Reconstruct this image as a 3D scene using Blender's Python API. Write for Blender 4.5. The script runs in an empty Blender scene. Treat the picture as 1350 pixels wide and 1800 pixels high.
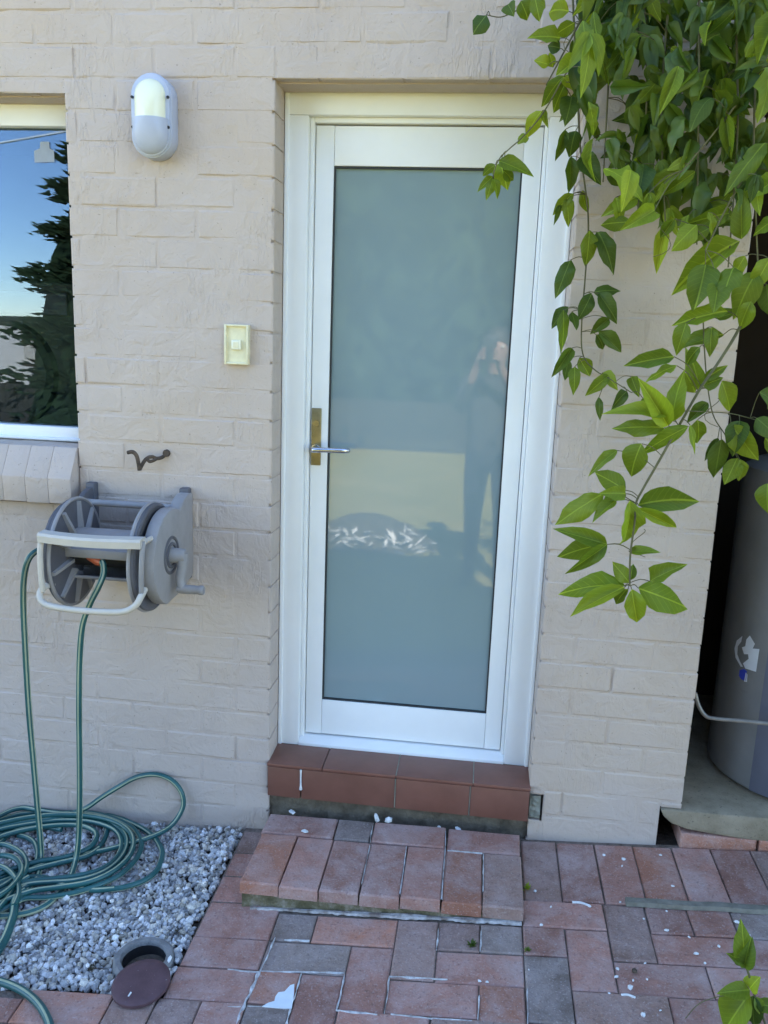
import bpy, bmesh, math, random
import numpy as np
from mathutils import Vector, Matrix, noise, Quaternion

random.seed(11)
rng = np.random.default_rng(11)
scene = bpy.context.scene
COL = scene.collection

# ------------------------------------------------------------------ camera
CAM = Vector((0.6461, -2.4926, 1.5701))
F_PX, YAW, PITCH, ROLL = 1464.76, 0.1162, 0.2079, 0.0375
_f = Vector((-math.sin(YAW) * math.cos(PITCH), math.cos(YAW) * math.cos(PITCH), -math.sin(PITCH)))
_r = Vector((math.cos(YAW), math.sin(YAW), 0.0))
_u = _r.cross(_f)
_c, _s = math.cos(ROLL), math.sin(ROLL)
CR = _c * _r + _s * _u
CU = -_s * _r + _c * _u
CF = _f
cam_data = bpy.data.cameras.new("camera")
cam = bpy.data.objects.new("camera", cam_data)
COL.objects.link(cam)
M = Matrix((CR, CU, -CF)).transposed().to_4x4()
M.translation = CAM
cam.matrix_world = M
cam_data.sensor_fit = 'HORIZONTAL'
cam_data.sensor_width = 36.0
cam_data.lens = F_PX / 1350.0 * 36.0
cam_data.clip_start = 0.005
cam_data.clip_end = 2000.0
scene.camera = cam
scene.render.resolution_x = 768
scene.render.resolution_y = 1024
scene.cycles.max_bounces = 7
scene.cycles.diffuse_bounces = 4
scene.cycles.glossy_bounces = 3

# ------------------------------------------------------------------ sky, sun, exposure
SUN_EL, SUN_AZ = math.radians(43), math.radians(14)      # the sun stands behind the house, a little to the right
world = bpy.data.worlds.new("World")
scene.world = world
world.use_nodes = True
wn = world.node_tree.nodes
bg = wn["Background"]
sky = wn.new("ShaderNodeTexSky")
sky.sky_type = 'NISHITA'
sky.sun_disc = False
sky.sun_elevation = SUN_EL
sky.sun_rotation = SUN_AZ
sky.air_density = 0.8
sky.dust_density = 0.0
sky.ozone_density = 1.8
world.node_tree.links.new(sky.outputs[0], bg.inputs[0])
bg.inputs[1].default_value = 0.14
sun_l = bpy.data.lights.new("sun", 'SUN')
sun_l.energy = 5.0
sun_l.angle = math.radians(0.53)
sun_l.color = (1.0, 0.93, 0.82)
sun = bpy.data.objects.new("sun", sun_l)
COL.objects.link(sun)
sun.location = (0, 8, 12)
SUN_V = Vector((math.sin(SUN_AZ) * math.cos(SUN_EL), math.cos(SUN_AZ) * math.cos(SUN_EL), math.sin(SUN_EL)))
sun.rotation_euler = SUN_V.to_track_quat('Z', 'Y').to_euler()
scene.view_settings.view_transform = 'Standard'
scene.view_settings.look = 'None'
scene.view_settings.gamma = 1.0
scene.view_settings.use_curve_mapping = False
scene.view_settings.exposure = 2.82

# ------------------------------------------------------------------ measuring helpers (photo pixel + a depth in metres -> a point)
def ray(px, py):
    return CF + CR * ((px - 675.0) / F_PX) - CU * ((py - 900.0) / F_PX)
def at(px, py, y):
    d = ray(px, py)
    return CAM + d * ((y - CAM.y) / d.y)
GA, GB, GC = -0.0788, 0.0705, 0.03
def zg(x, y):
    return GA + GB * x + GC * max(y, -1.6)
def gp(px, py, lift=0.0):
    n = Vector((-GB, -GC, 1.0))
    d = ray(px, py)
    return CAM + d * ((GA + lift - n.dot(CAM)) / n.dot(d))

# ------------------------------------------------------------------ materials
def new_mat(name):
    m = bpy.data.materials.new(name)
    m.use_nodes = True
    nt = m.node_tree
    return m, nt, nt.nodes["Principled BSDF"]
def N(nt, t, **kw):
    n = nt.nodes.new(t)
    for k, v in kw.items():
        setattr(n, k, v)
    return n
def ramp(nt, src, stops):
    r = N(nt, "ShaderNodeValToRGB")
    els = r.color_ramp.elements
    while len(els) < len(stops):
        els.new(0.5)
    for e, (p, c) in zip(els, stops):
        e.position = p
        e.color = c if len(c) == 4 else (*c, 1)
    nt.links.new(src, r.inputs[0])
    return r.outputs[0]
def noise_tex(nt, coord, scale, detail=4, rough=0.55, dist=0.0):
    n = N(nt, "ShaderNodeTexNoise")
    n.inputs["Scale"].default_value = scale
    n.inputs["Detail"].default_value = detail
    n.inputs["Roughness"].default_value = rough
    n.inputs["Distortion"].default_value = dist
    nt.links.new(coord, n.inputs["Vector"])
    return n.outputs["Fac"]
def mixc(nt, fac, a, b, mode='MIX'):
    m = N(nt, "ShaderNodeMix", data_type='RGBA', blend_type=mode)
    for sock, v in ((m.inputs["Factor"], fac), (m.inputs["A"], a), (m.inputs["B"], b)):
        if isinstance(v, (int, float)):
            sock.default_value = v
        elif isinstance(v, (tuple, list)):
            sock.default_value = (*v, 1) if len(v) == 3 else v
        else:
            nt.links.new(v, sock)
    return m.outputs["Result"]
def math_n(nt, op, a, b=0.0):
    m = N(nt, "ShaderNodeMath", operation=op)
    for i, v in enumerate((a, b)):
        if isinstance(v, (int, float)):
            m.inputs[i].default_value = v
        else:
            nt.links.new(v, m.inputs[i])
    return m.outputs[0]
def bump(nt, bsdf, h, strength, dist, prev=None):
    b = N(nt, "ShaderNodeBump")
    b.inputs["Strength"].default_value = strength
    b.inputs["Distance"].default_value = dist
    nt.links.new(h, b.inputs["Height"])
    if prev is not None:
        nt.links.new(prev, b.inputs["Normal"])
    nt.links.new(b.outputs[0], bsdf.inputs["Normal"])
    return b.outputs[0]
def pos(nt):
    return N(nt, "ShaderNodeNewGeometry").outputs["Position"]
def oinfo(nt):
    return N(nt, "ShaderNodeObjectInfo").outputs["Random"]

def speckled(name, stops, scale=12, rough=0.8, bscale=60, bstr=0.4, bdist=0.002, var=0.0, spec=0.3, detail=5, metallic=0.0, fine=None):
    m, nt, b = new_mat(name)
    p = pos(nt)
    f = noise_tex(nt, p, scale, detail, 0.6)
    c = ramp(nt, f, stops)
    if fine:
        f2 = noise_tex(nt, p, fine[0], 3, 0.7)
        k = ramp(nt, f2, [(fine[1], (0, 0, 0)), (fine[2], (1, 1, 1))])
        c = mixc(nt, k, c, fine[3])
    if var:
        v = math_n(nt, 'MULTIPLY_ADD', oinfo(nt), 2 * var)
        nt.nodes[-1].inputs[2].default_value = 1 - var
        cc = N(nt, "ShaderNodeCombineColor")
        for i in range(3):
            nt.links.new(v, cc.inputs[i])
        c = mixc(nt, 1.0, c, cc.outputs[0], 'MULTIPLY')
    nt.links.new(c, b.inputs["Base Color"])
    b.inputs["Roughness"].default_value = rough
    b.inputs["Metallic"].default_value = metallic
    b.inputs["Specular IOR Level"].default_value = spec
    if bstr:
        bump(nt, b, noise_tex(nt, p, bscale, 5, 0.6), bstr, bdist)
    return m

MAT = {}
# thick old masonry paint over brick
def paint_mat(name, a, b_, dirt=0.0):
    m, nt, b = new_mat(name)
    p = pos(nt)
    n1 = noise_tex(nt, p, 3.0, 4, 0.6)
    c = ramp(nt, n1, [(0.3, a), (0.72, b_)])
    warm = ramp(nt, noise_tex(nt, p, 1.7, 3, 0.6), [(0.45, (0, 0, 0)), (0.7, (1, 1, 1))])
    c = mixc(nt, math_n(nt, 'MULTIPLY', warm, 0.55), c, (0.53, 0.41, 0.305))
    n2 = noise_tex(nt, p, 38, 4, 0.7, 0.6)
    chips = ramp(nt, n2, [(0.665, (0, 0, 0)), (0.73, (1, 1, 1))])
    c = mixc(nt, math_n(nt, 'MULTIPLY', chips, 0.38), c, (0.21, 0.17, 0.135))
    n3 = noise_tex(nt, p, 110, 3, 0.6)
    pits = ramp(nt, n3, [(0.665, (0, 0, 0)), (0.72, (1, 1, 1))])
    c = mixc(nt, math_n(nt, 'MULTIPLY', pits, 0.55), c, (0.16, 0.13, 0.10))
    # streaks of runs in the paint
    mp = N(nt, "ShaderNodeMapping")
    mp.inputs["Scale"].default_value = (1.0, 1.0, 0.22)
    nt.links.new(p, mp.inputs["Vector"])
    drips = noise_tex(nt, mp.outputs[0], 52, 3, 0.55, 0.3)
    nt.links.new(c, b.inputs["Base Color"])
    b.inputs["Roughness"].default_value = 0.62
    b.inputs["Specular IOR Level"].default_value = 0.35
    big = noise_tex(nt, p, 14, 3, 0.6, 0.8)
    # runs and brushed ridges: thin crests of a stretched noise
    ridge = ramp(nt, drips, [(0.50, (0, 0, 0)), (0.56, (1, 1, 1)), (0.60, (0.15, 0.15, 0.15))])
    patchy = ramp(nt, noise_tex(nt, p, 4.5, 2, 0.5), [(0.48, (0, 0, 0)), (0.66, (1, 1, 1))])
    h = math_n(nt, 'MULTIPLY', big, 0.0105)
    h = math_n(nt, 'ADD', h, math_n(nt, 'MULTIPLY', math_n(nt, 'MULTIPLY', ridge, patchy), 0.0030))
    h = math_n(nt, 'ADD', h, math_n(nt, 'MULTIPLY', n2, 0.0030))
    h = math_n(nt, 'SUBTRACT', h, math_n(nt, 'MULTIPLY', chips, 0.0012))
    bump(nt, b, h, 0.62, 1.0)
    return m
MAT['paint'] = paint_mat("wall_paint", (0.470, 0.384, 0.328), (0.530, 0.439, 0.380))
MAT['footing'] = speckled("footing_mortar", [(0.3, (0.085, 0.068, 0.048)), (0.7, (0.185, 0.155, 0.115))], 25, 0.9, 60, 0.9, 0.008)
MAT['cement'] = speckled("grey_cement", [(0.3, (0.22, 0.22, 0.17)), (0.7, (0.34, 0.33, 0.27))], 30, 0.9, 80, 0.9, 0.006)

def paver_mat(name, stops, film, film_amt):
    m, nt, b = new_mat(name)
    p = pos(nt)
    rnd = oinfo(nt)
    n1 = noise_tex(nt, p, 22, 6, 0.65)
    c = ramp(nt, n1, stops)
    v = math_n(nt, 'MULTIPLY_ADD', rnd, 0.5)
    nt.nodes[-1].inputs[2].default_value = 0.74
    cc = N(nt, "ShaderNodeCombineColor")
    for i in range(3):
        nt.links.new(v, cc.inputs[i])
    c = mixc(nt, 1.0, c, cc.outputs[0], 'MULTIPLY')
    n2 = noise_tex(nt, p, 6.5, 6, 0.7, 0.4)
    k = ramp(nt, n2, [(0.42, (0, 0, 0)), (0.68, (1, 1, 1))])
    c = mixc(nt, math_n(nt, 'MULTIPLY', k, film_amt), c, film)
    n3 = noise_tex(nt, p, 170, 3, 0.6)
    sp = ramp(nt, n3, [(0.585, (0, 0, 0)), (0.66, (1, 1, 1))])
    c = mixc(nt, math_n(nt, 'MULTIPLY', sp, 0.32), c, (0.58, 0.50, 0.47))
    n4 = noise_tex(nt, p, 120, 3, 0.6)
    dk = ramp(nt, n4, [(0.59, (0, 0, 0)), (0.68, (1, 1, 1))])
    c = mixc(nt, math_n(nt, 'MULTIPLY', dk, 0.42), c, (0.10, 0.065, 0.06))
    nt.links.new(c, b.inputs["Base Color"])
    b.inputs["Roughness"].default_value = 0.82
    b.inputs["Specular IOR Level"].default_value = 0.25
    h = math_n(nt, 'ADD', math_n(nt, 'MULTIPLY', noise_tex(nt, p, 40, 3, 0.6), 0.005), math_n(nt, 'MULTIPLY', n4, 0.0022))
    bump(nt, b, h, 0.9, 1.0)
    return m
FILM = (0.46, 0.34, 0.305)
MAT['paver_red'] = paver_mat("red_paver", [(0.25, (0.275, 0.135, 0.098)), (0.75, (0.40, 0.205, 0.156))], FILM, 0.8)
MAT['paver_orange'] = paver_mat("orange_paver", [(0.25, (0.31, 0.132, 0.080)), (0.75, (0.43, 0.195, 0.128))], FILM, 0.7)
MAT['paver_dark'] = paver_mat("dark_paver", [(0.25, (0.165, 0.120, 0.096)), (0.75, (0.28, 0.21, 0.175))], (0.39, 0.315, 0.285), 0.75)
MAT['paver_brown'] = paver_mat("brown_paver", [(0.25, (0.19, 0.115, 0.085)), (0.75, (0.30, 0.185, 0.145))], FILM, 0.6)
MAT['tile'] = speckled("sill_tile", [(0.3, (0.165, 0.068, 0.046)), (0.7, (0.215, 0.092, 0.064))], 9, 0.42, 50, 0.25, 0.002, var=0.12, spec=0.45)
MAT['moss'] = speckled("mossy_mortar", [(0.3, (0.10, 0.088, 0.045)), (0.5, (0.18, 0.155, 0.09)), (0.68, (0.33, 0.285, 0.22))], 30, 0.95, 90, 1.0, 0.008)
MAT['joint_white'] = speckled("white_grout", [(0.3, (0.30, 0.27, 0.26)), (0.62, (0.66, 0.64, 0.62))], 45, 0.9, 120, 0.8, 0.004)
MAT['smear'] = speckled("grey_mortar_smear", [(0.40, (0.24, 0.19, 0.16)), (0.62, (0.58, 0.54, 0.51))], 26, 0.9, 120, 0.8, 0.004)
MAT['soil'] = speckled("damp_soil", [(0.3, (0.055, 0.042, 0.032)), (0.7, (0.13, 0.10, 0.075))], 20, 0.95, 70, 1.0, 0.01)
MAT['paint_spill'] = speckled("white_paint_spill", [(0.3, (0.66, 0.70, 0.72)), (0.7, (0.76, 0.79, 0.80))], 30, 0.5, 90, 0.4, 0.002)
MAT['plaster'] = speckled("white_plaster", [(0.3, (0.62, 0.61, 0.59)), (0.7, (0.80, 0.79, 0.77))], 60, 0.85, 150, 0.6, 0.002)
MAT['concrete'] = speckled("old_concrete", [(0.3, (0.215, 0.175, 0.115)), (0.7, (0.36, 0.30, 0.215))], 11, 0.92, 130, 0.9, 0.005, fine=(90, 0.62, 0.74, (0.10, 0.09, 0.07)))

def plain(name, col, rough=0.5, spec=0.5, metallic=0.0, bscale=0, bstr=0.0, bdist=0.001, var=0.06, vscale=8):
    m, nt, b = new_mat(name)
    p = pos(nt)
    n1 = noise_tex(nt, p, vscale, 4, 0.6)
    lo = tuple(max(0, c * (1 - var)) for c in col)
    hi = tuple(min(1, c * (1 + var)) for c in col)
    nt.links.new(ramp(nt, n1, [(0.3, lo), (0.7, hi)]), b.inputs["Base Color"])
    b.inputs["Roughness"].default_value = rough
    b.inputs["Specular IOR Level"].default_value = spec
    b.inputs["Metallic"].default_value = metallic
    if bstr:
        bump(nt, b, noise_tex(nt, p, bscale, 4, 0.6), bstr, bdist)
    return m
MAT['white'] = plain("white_gloss_paint", (0.86, 0.86, 0.845), 0.32, 0.45, bscale=24, bstr=0.06, bdist=0.002, var=0.02)
MAT['seal'] = plain("black_seal", (0.025, 0.028, 0.03), 0.6)
MAT['brass'] = plain("worn_brass", (0.34, 0.28, 0.15), 0.45, 0.5, 1.0, 60, 0.15, 0.001, 0.2, 30)
MAT['chrome'] = plain("satin_chrome", (0.62, 0.62, 0.66), 0.22, 0.5, 1.0, 0, 0, 0, 0.05)
MAT['grey_plastic'] = plain("grey_plastic", (0.29, 0.272, 0.265), 0.55, 0.35, bscale=200, bstr=0.15, bdist=0.0006, var=0.10, vscale=14)
MAT['dark_plastic'] = plain("dark_grey_plastic", (0.105, 0.102, 0.112), 0.55, 0.35, bscale=200, bstr=0.15, bdist=0.0006, var=0.14, vscale=14)
MAT['black_plastic'] = plain("black_plastic", (0.02, 0.02, 0.022), 0.5)
MAT['cream_plastic'] = plain("cream_plastic", (0.54, 0.485, 0.41), 0.5, 0.4, var=0.05, vscale=20)
MAT['orange_plastic'] = plain("orange_plastic", (0.55, 0.13, 0.05), 0.45)
MAT['lamp_body'] = plain("grey_blue_enamel", (0.44, 0.47, 0.57), 0.4, 0.45, bscale=90, bstr=0.1, var=0.06)
MAT['lamp_lens'] = plain("yellowed_lens", (0.80, 0.78, 0.58), 0.25, 0.5, var=0.03)
MAT['bell'] = plain("yellowed_bell_plastic", (0.74, 0.68, 0.46), 0.42, 0.45, var=0.08, vscale=40)
MAT['bell_button'] = plain("pale_bell_button", (0.80, 0.77, 0.60), 0.35, 0.5, var=0.04)
MAT['rust'] = speckled("rusty_iron", [(0.3, (0.045, 0.036, 0.03)), (0.7, (0.13, 0.09, 0.06))], 60, 0.8, 120, 0.8, 0.003)
MAT['drain_ring'] = speckled("weathered_pipe", [(0.3, (0.15, 0.145, 0.14)), (0.7, (0.27, 0.26, 0.25))], 30, 0.85, 100, 0.8, 0.004)
MAT['drain_lid'] = speckled("maroon_lid", [(0.3, (0.085, 0.045, 0.05)), (0.7, (0.125, 0.068, 0.072))], 25, 0.6, 150, 0.5, 0.002, fine=(120, 0.68, 0.76, (0.30, 0.26, 0.26)))
MAT['tank'] = speckled("heater_enamel", [(0.3, (0.17, 0.165, 0.16)), (0.7, (0.22, 0.212, 0.205))], 5, 0.45, 60, 0.15, 0.002, fine=(16, 0.68, 0.76, (0.18, 0.17, 0.17)))
MAT['tank_panel'] = plain("heater_front_panel", (0.11, 0.115, 0.15), 0.45, 0.45, var=0.1)
MAT['label_white'] = plain("torn_paper_label", (0.66, 0.67, 0.70), 0.8)
MAT['label_blue'] = plain("blue_label_print", (0.03, 0.05, 0.42), 0.7)
MAT['pipe'] = plain("dull_pipe", (0.22, 0.20, 0.18), 0.45, 0.5, 0.3, var=0.2, vscale=30)
MAT['alcove_shade'] = plain("alcove_deep_shade", (0.035, 0.026, 0.02), 0.95, 0.1)  # near-black tone puts the alcove's deep shade into the colour
MAT['interior'] = plain("room_dimness_grey", (0.10, 0.10, 0.09), 0.9, 0.1)  # dark grey on walls and washer stands in for the room's dimness
MAT['wood'] = speckled("weathered_timber", [(0.3, (0.14, 0.13, 0.10)), (0.7, (0.25, 0.23, 0.185))], 30, 0.9, 90, 0.8, 0.003)
MAT['stem'] = plain("vine_stem", (0.115, 0.105, 0.045), 0.7, 0.3, var=0.3, vscale=25)
MAT['roof'] = plain("roof_tile", (0.16, 0.08, 0.06), 0.85)
MAT['gutter'] = plain("cream_gutter", (0.62, 0.58, 0.50), 0.5)
MAT['far_roof'] = plain("pale_far_roof", (0.50, 0.43, 0.36), 0.85)
MAT['far_wall'] = plain("far_house_wall", (0.42, 0.36, 0.30), 0.9)
MAT['fence'] = plain("dark_paling", (0.045, 0.04, 0.032), 0.9, 0.2, var=0.25, vscale=6)
MAT['bark'] = plain("conifer_bark", (0.06, 0.045, 0.03), 0.95, 0.1)
MAT['cloth_dark'] = plain("navy_cloth", (0.03, 0.034, 0.05), 0.9, 0.2)
MAT['cloth_top'] = plain("charcoal_cloth", (0.05, 0.05, 0.055), 0.9, 0.2)
MAT['skin'] = plain("skin", (0.36, 0.22, 0.165), 0.55)
MAT['hair'] = plain("dark_hair", (0.03, 0.02, 0.015), 0.6)
MAT['needle'] = plain("conifer_needles", (0.016, 0.030, 0.012), 0.85, 0.15, var=0.4, vscale=4)
MAT['hill'] = plain("wooded_hill", (0.06, 0.065, 0.035), 0.95, 0.1, var=0.35, vscale=0.05)
MAT['shadow_weed'] = speckled("shadow_mound_dry_weed", [(0.3, (0.05, 0.04, 0.025)), (0.7, (0.12, 0.10, 0.06))], 20, 0.95, 60, 1.0, 0.02)  # dark mottle for the mound that stands for shadow, and for dry weeds

def lawn_mat():
    m, nt, b = new_mat("dry_lawn")
    p = pos(nt)
    c = ramp(nt, noise_tex(nt, p, 1.3, 6, 0.7), [(0.3, (0.27, 0.25, 0.06)), (0.7, (0.44, 0.37, 0.13))])
    nt.links.new(c, b.inputs["Base Color"])
    b.inputs["Roughness"].default_value = 0.95
    b.inputs["Specular IOR Level"].default_value = 0.1
    bump(nt, b, noise_tex(nt, p, 60, 4, 0.7), 1.0, 0.03)
    return m
MAT['lawn'] = lawn_mat()

def glass_door_mat():
    m, nt, b = new_mat("opaque_laminated_glass")
    p = pos(nt)
    c = ramp(nt, noise_tex(nt, p, 1.2, 3, 0.5), [(0.3, (0.238, 0.312, 0.328)), (0.7, (0.258, 0.338, 0.350))])
    nt.links.new(c, b.inputs["Base Color"])
    b.inputs["Roughness"].default_value = 0.03
    b.inputs["IOR"].default_value = 1.75
    return m
MAT['door_glass'] = glass_door_mat()

def window_glass_mat():
    m, nt, b = new_mat("clear_window_glass")
    nt.nodes.remove(b)
    out = nt.nodes["Material Output"]
    t = N(nt, "ShaderNodeBsdfTransparent")
    t.inputs[0].default_value = (0.80, 0.84, 0.82, 1)
    g = N(nt, "ShaderNodeBsdfGlossy")
    g.inputs["Roughness"].default_value = 0.0
    g.inputs["Color"].default_value = (0.60, 0.76, 1.0, 1)      # blue put into the reflection to deepen the pale sky
    fr = N(nt, "ShaderNodeFresnel")
    fr.inputs[0].default_value = 1.52
    f2 = math_n(nt, 'MULTIPLY', fr.outputs[0], 1.05)      # reflection strength, tuned to the mirrored sky
    mx = N(nt, "ShaderNodeMixShader")
    nt.links.new(f2, mx.inputs[0])
    nt.links.new(t.outputs[0], mx.inputs[1])
    nt.links.new(g.outputs[0], mx.inputs[2])
    nt.links.new(mx.outputs[0], out.inputs[0])
    return m
MAT['win_glass'] = window_glass_mat()

def leaf_mat(name, lo, hi, trans):
    m, nt, b = new_mat(name)
    out = nt.nodes["Material Output"]
    tc = N(nt, "ShaderNodeTexCoord").outputs["Object"]
    rnd = oinfo(nt)
    c = ramp(nt, rnd, [(0.0, lo), (0.55, tuple((a + b_) / 2 for a, b_ in zip(lo, hi))), (1.0, hi)])
    blot = noise_tex(nt, tc, 5, 3, 0.6)
    c = mixc(nt, math_n(nt, 'MULTIPLY', blot, 0.45), c, tuple(v * 0.55 for v in lo))
    sep = N(nt, "ShaderNodeSeparateXYZ")
    nt.links.new(tc, sep.inputs[0])
    ax = math_n(nt, 'ABSOLUTE', sep.outputs[0])
    # side veins run outwards and forwards from the midrib
    v = math_n(nt, 'SUBTRACT', math_n(nt, 'MULTIPLY', sep.outputs[1], 9.0), math_n(nt, 'MULTIPLY', ax, 5.0))
    tri = math_n(nt, 'ABSOLUTE', math_n(nt, 'SUBTRACT', math_n(nt, 'FRACT', v), 0.5))
    vein = math_n(nt, 'LESS_THAN', tri, 0.05)
    mid = math_n(nt, 'LESS_THAN', ax, 0.022)
    vv = math_n(nt, 'MAXIMUM', math_n(nt, 'MULTIPLY', vein, 0.12), math_n(nt, 'MULTIPLY', mid, 0.40))
    c = mixc(nt, vv, c, tuple(min(1, x * 1.8 + 0.03) for x in hi))
    nt.links.new(c, b.inputs["Base Color"])
    b.inputs["Roughness"].default_value = 0.5
    b.inputs["Specular IOR Level"].default_value = 0.3
    bump(nt, b, math_n(nt, 'SUBTRACT', 1.0, vv), 0.25, 0.003)
    tl = N(nt, "ShaderNodeBsdfTranslucent")
    c2 = mixc(nt, 1.0, c, (1.7, 1.65, 0.55), 'MULTIPLY')
    nt.links.new(c2, tl.inputs[0])
    mx = N(nt, "ShaderNodeMixShader")
    mx.inputs[0].default_value = trans
    nt.links.new(b.outputs[0], mx.inputs[1])
    nt.links.new(tl.outputs[0], mx.inputs[2])
    nt.links.new(mx.outputs[0], out.inputs[0])
    return m
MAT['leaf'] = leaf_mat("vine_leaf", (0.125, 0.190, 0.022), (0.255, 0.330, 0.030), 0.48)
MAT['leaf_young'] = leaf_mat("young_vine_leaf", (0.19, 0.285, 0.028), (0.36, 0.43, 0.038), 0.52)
MAT['leaf_dark'] = leaf_mat("dark_vine_leaf", (0.054, 0.100, 0.018), (0.120, 0.180, 0.027), 0.42)

def leaf_shade():
    m, nt, b = new_mat("shade_toned_vine_leaf")  # darker copy of the leaf: shade between leaves put into its colour
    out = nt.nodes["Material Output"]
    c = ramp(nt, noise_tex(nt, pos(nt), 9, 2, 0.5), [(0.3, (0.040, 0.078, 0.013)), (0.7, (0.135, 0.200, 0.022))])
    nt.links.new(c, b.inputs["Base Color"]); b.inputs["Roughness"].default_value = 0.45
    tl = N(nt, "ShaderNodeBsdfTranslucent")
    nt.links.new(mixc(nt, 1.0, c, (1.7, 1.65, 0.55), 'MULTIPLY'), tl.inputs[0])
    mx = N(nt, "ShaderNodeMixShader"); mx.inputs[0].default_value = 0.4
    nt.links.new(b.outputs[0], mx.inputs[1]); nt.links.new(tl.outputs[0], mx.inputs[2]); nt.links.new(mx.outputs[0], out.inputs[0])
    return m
MAT['leaf_shade'] = leaf_shade()
def hose_mat(name, lo, hi):
    return speckled(name, [(0.3, lo), (0.7, hi)], 9, 0.38, 120, 0.15, 0.001, spec=0.5)
MAT['hose'] = hose_mat("teal_hose", (0.011, 0.070, 0.070), (0.024, 0.115, 0.108))
MAT['hose_stripe'] = hose_mat("hose_stripe", (0.24, 0.30, 0.20), (0.40, 0.42, 0.27))

def attr_mat(name, attr, rough=0.85):
    m, nt, b = new_mat(name)
    a = N(nt, "ShaderNodeVertexColor", layer_name=attr)
    p = pos(nt)
    n1 = noise_tex(nt, p, 180, 3, 0.6)
    k = ramp(nt, n1, [(0.3, (0.75, 0.75, 0.75)), (0.7, (1.1, 1.1, 1.1))])
    nt.links.new(mixc(nt, 1.0, a.outputs[0], k, 'MULTIPLY'), b.inputs["Base Color"])
    b.inputs["Roughness"].default_value = rough
    b.inputs["Specular IOR Level"].default_value = 0.25
    bump(nt, b, noise_tex(nt, p, 220, 3, 0.6), 0.6, 0.002)
    return m
MAT['gravel'] = attr_mat("gravel_stone", "tint")

# ------------------------------------------------------------------ object helpers
def tag(o, label=None, cat=None, group=None, kind=None):
    if label: o["label"] = label
    if cat: o["category"] = cat
    if group: o["group"] = group
    if kind: o["kind"] = kind
    return o
ORIGIN = {}
def org(o):
    return ORIGIN.get(o.name, Vector((0, 0, 0))) if o else Vector((0, 0, 0))
def empty(name, loc, label, cat, group=None):
    o = bpy.data.objects.new(name, None)
    o.empty_display_size = 0.05
    COL.objects.link(o)
    o.location = loc
    ORIGIN[o.name] = Vector(loc)
    return tag(o, label, cat, group)

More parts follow.
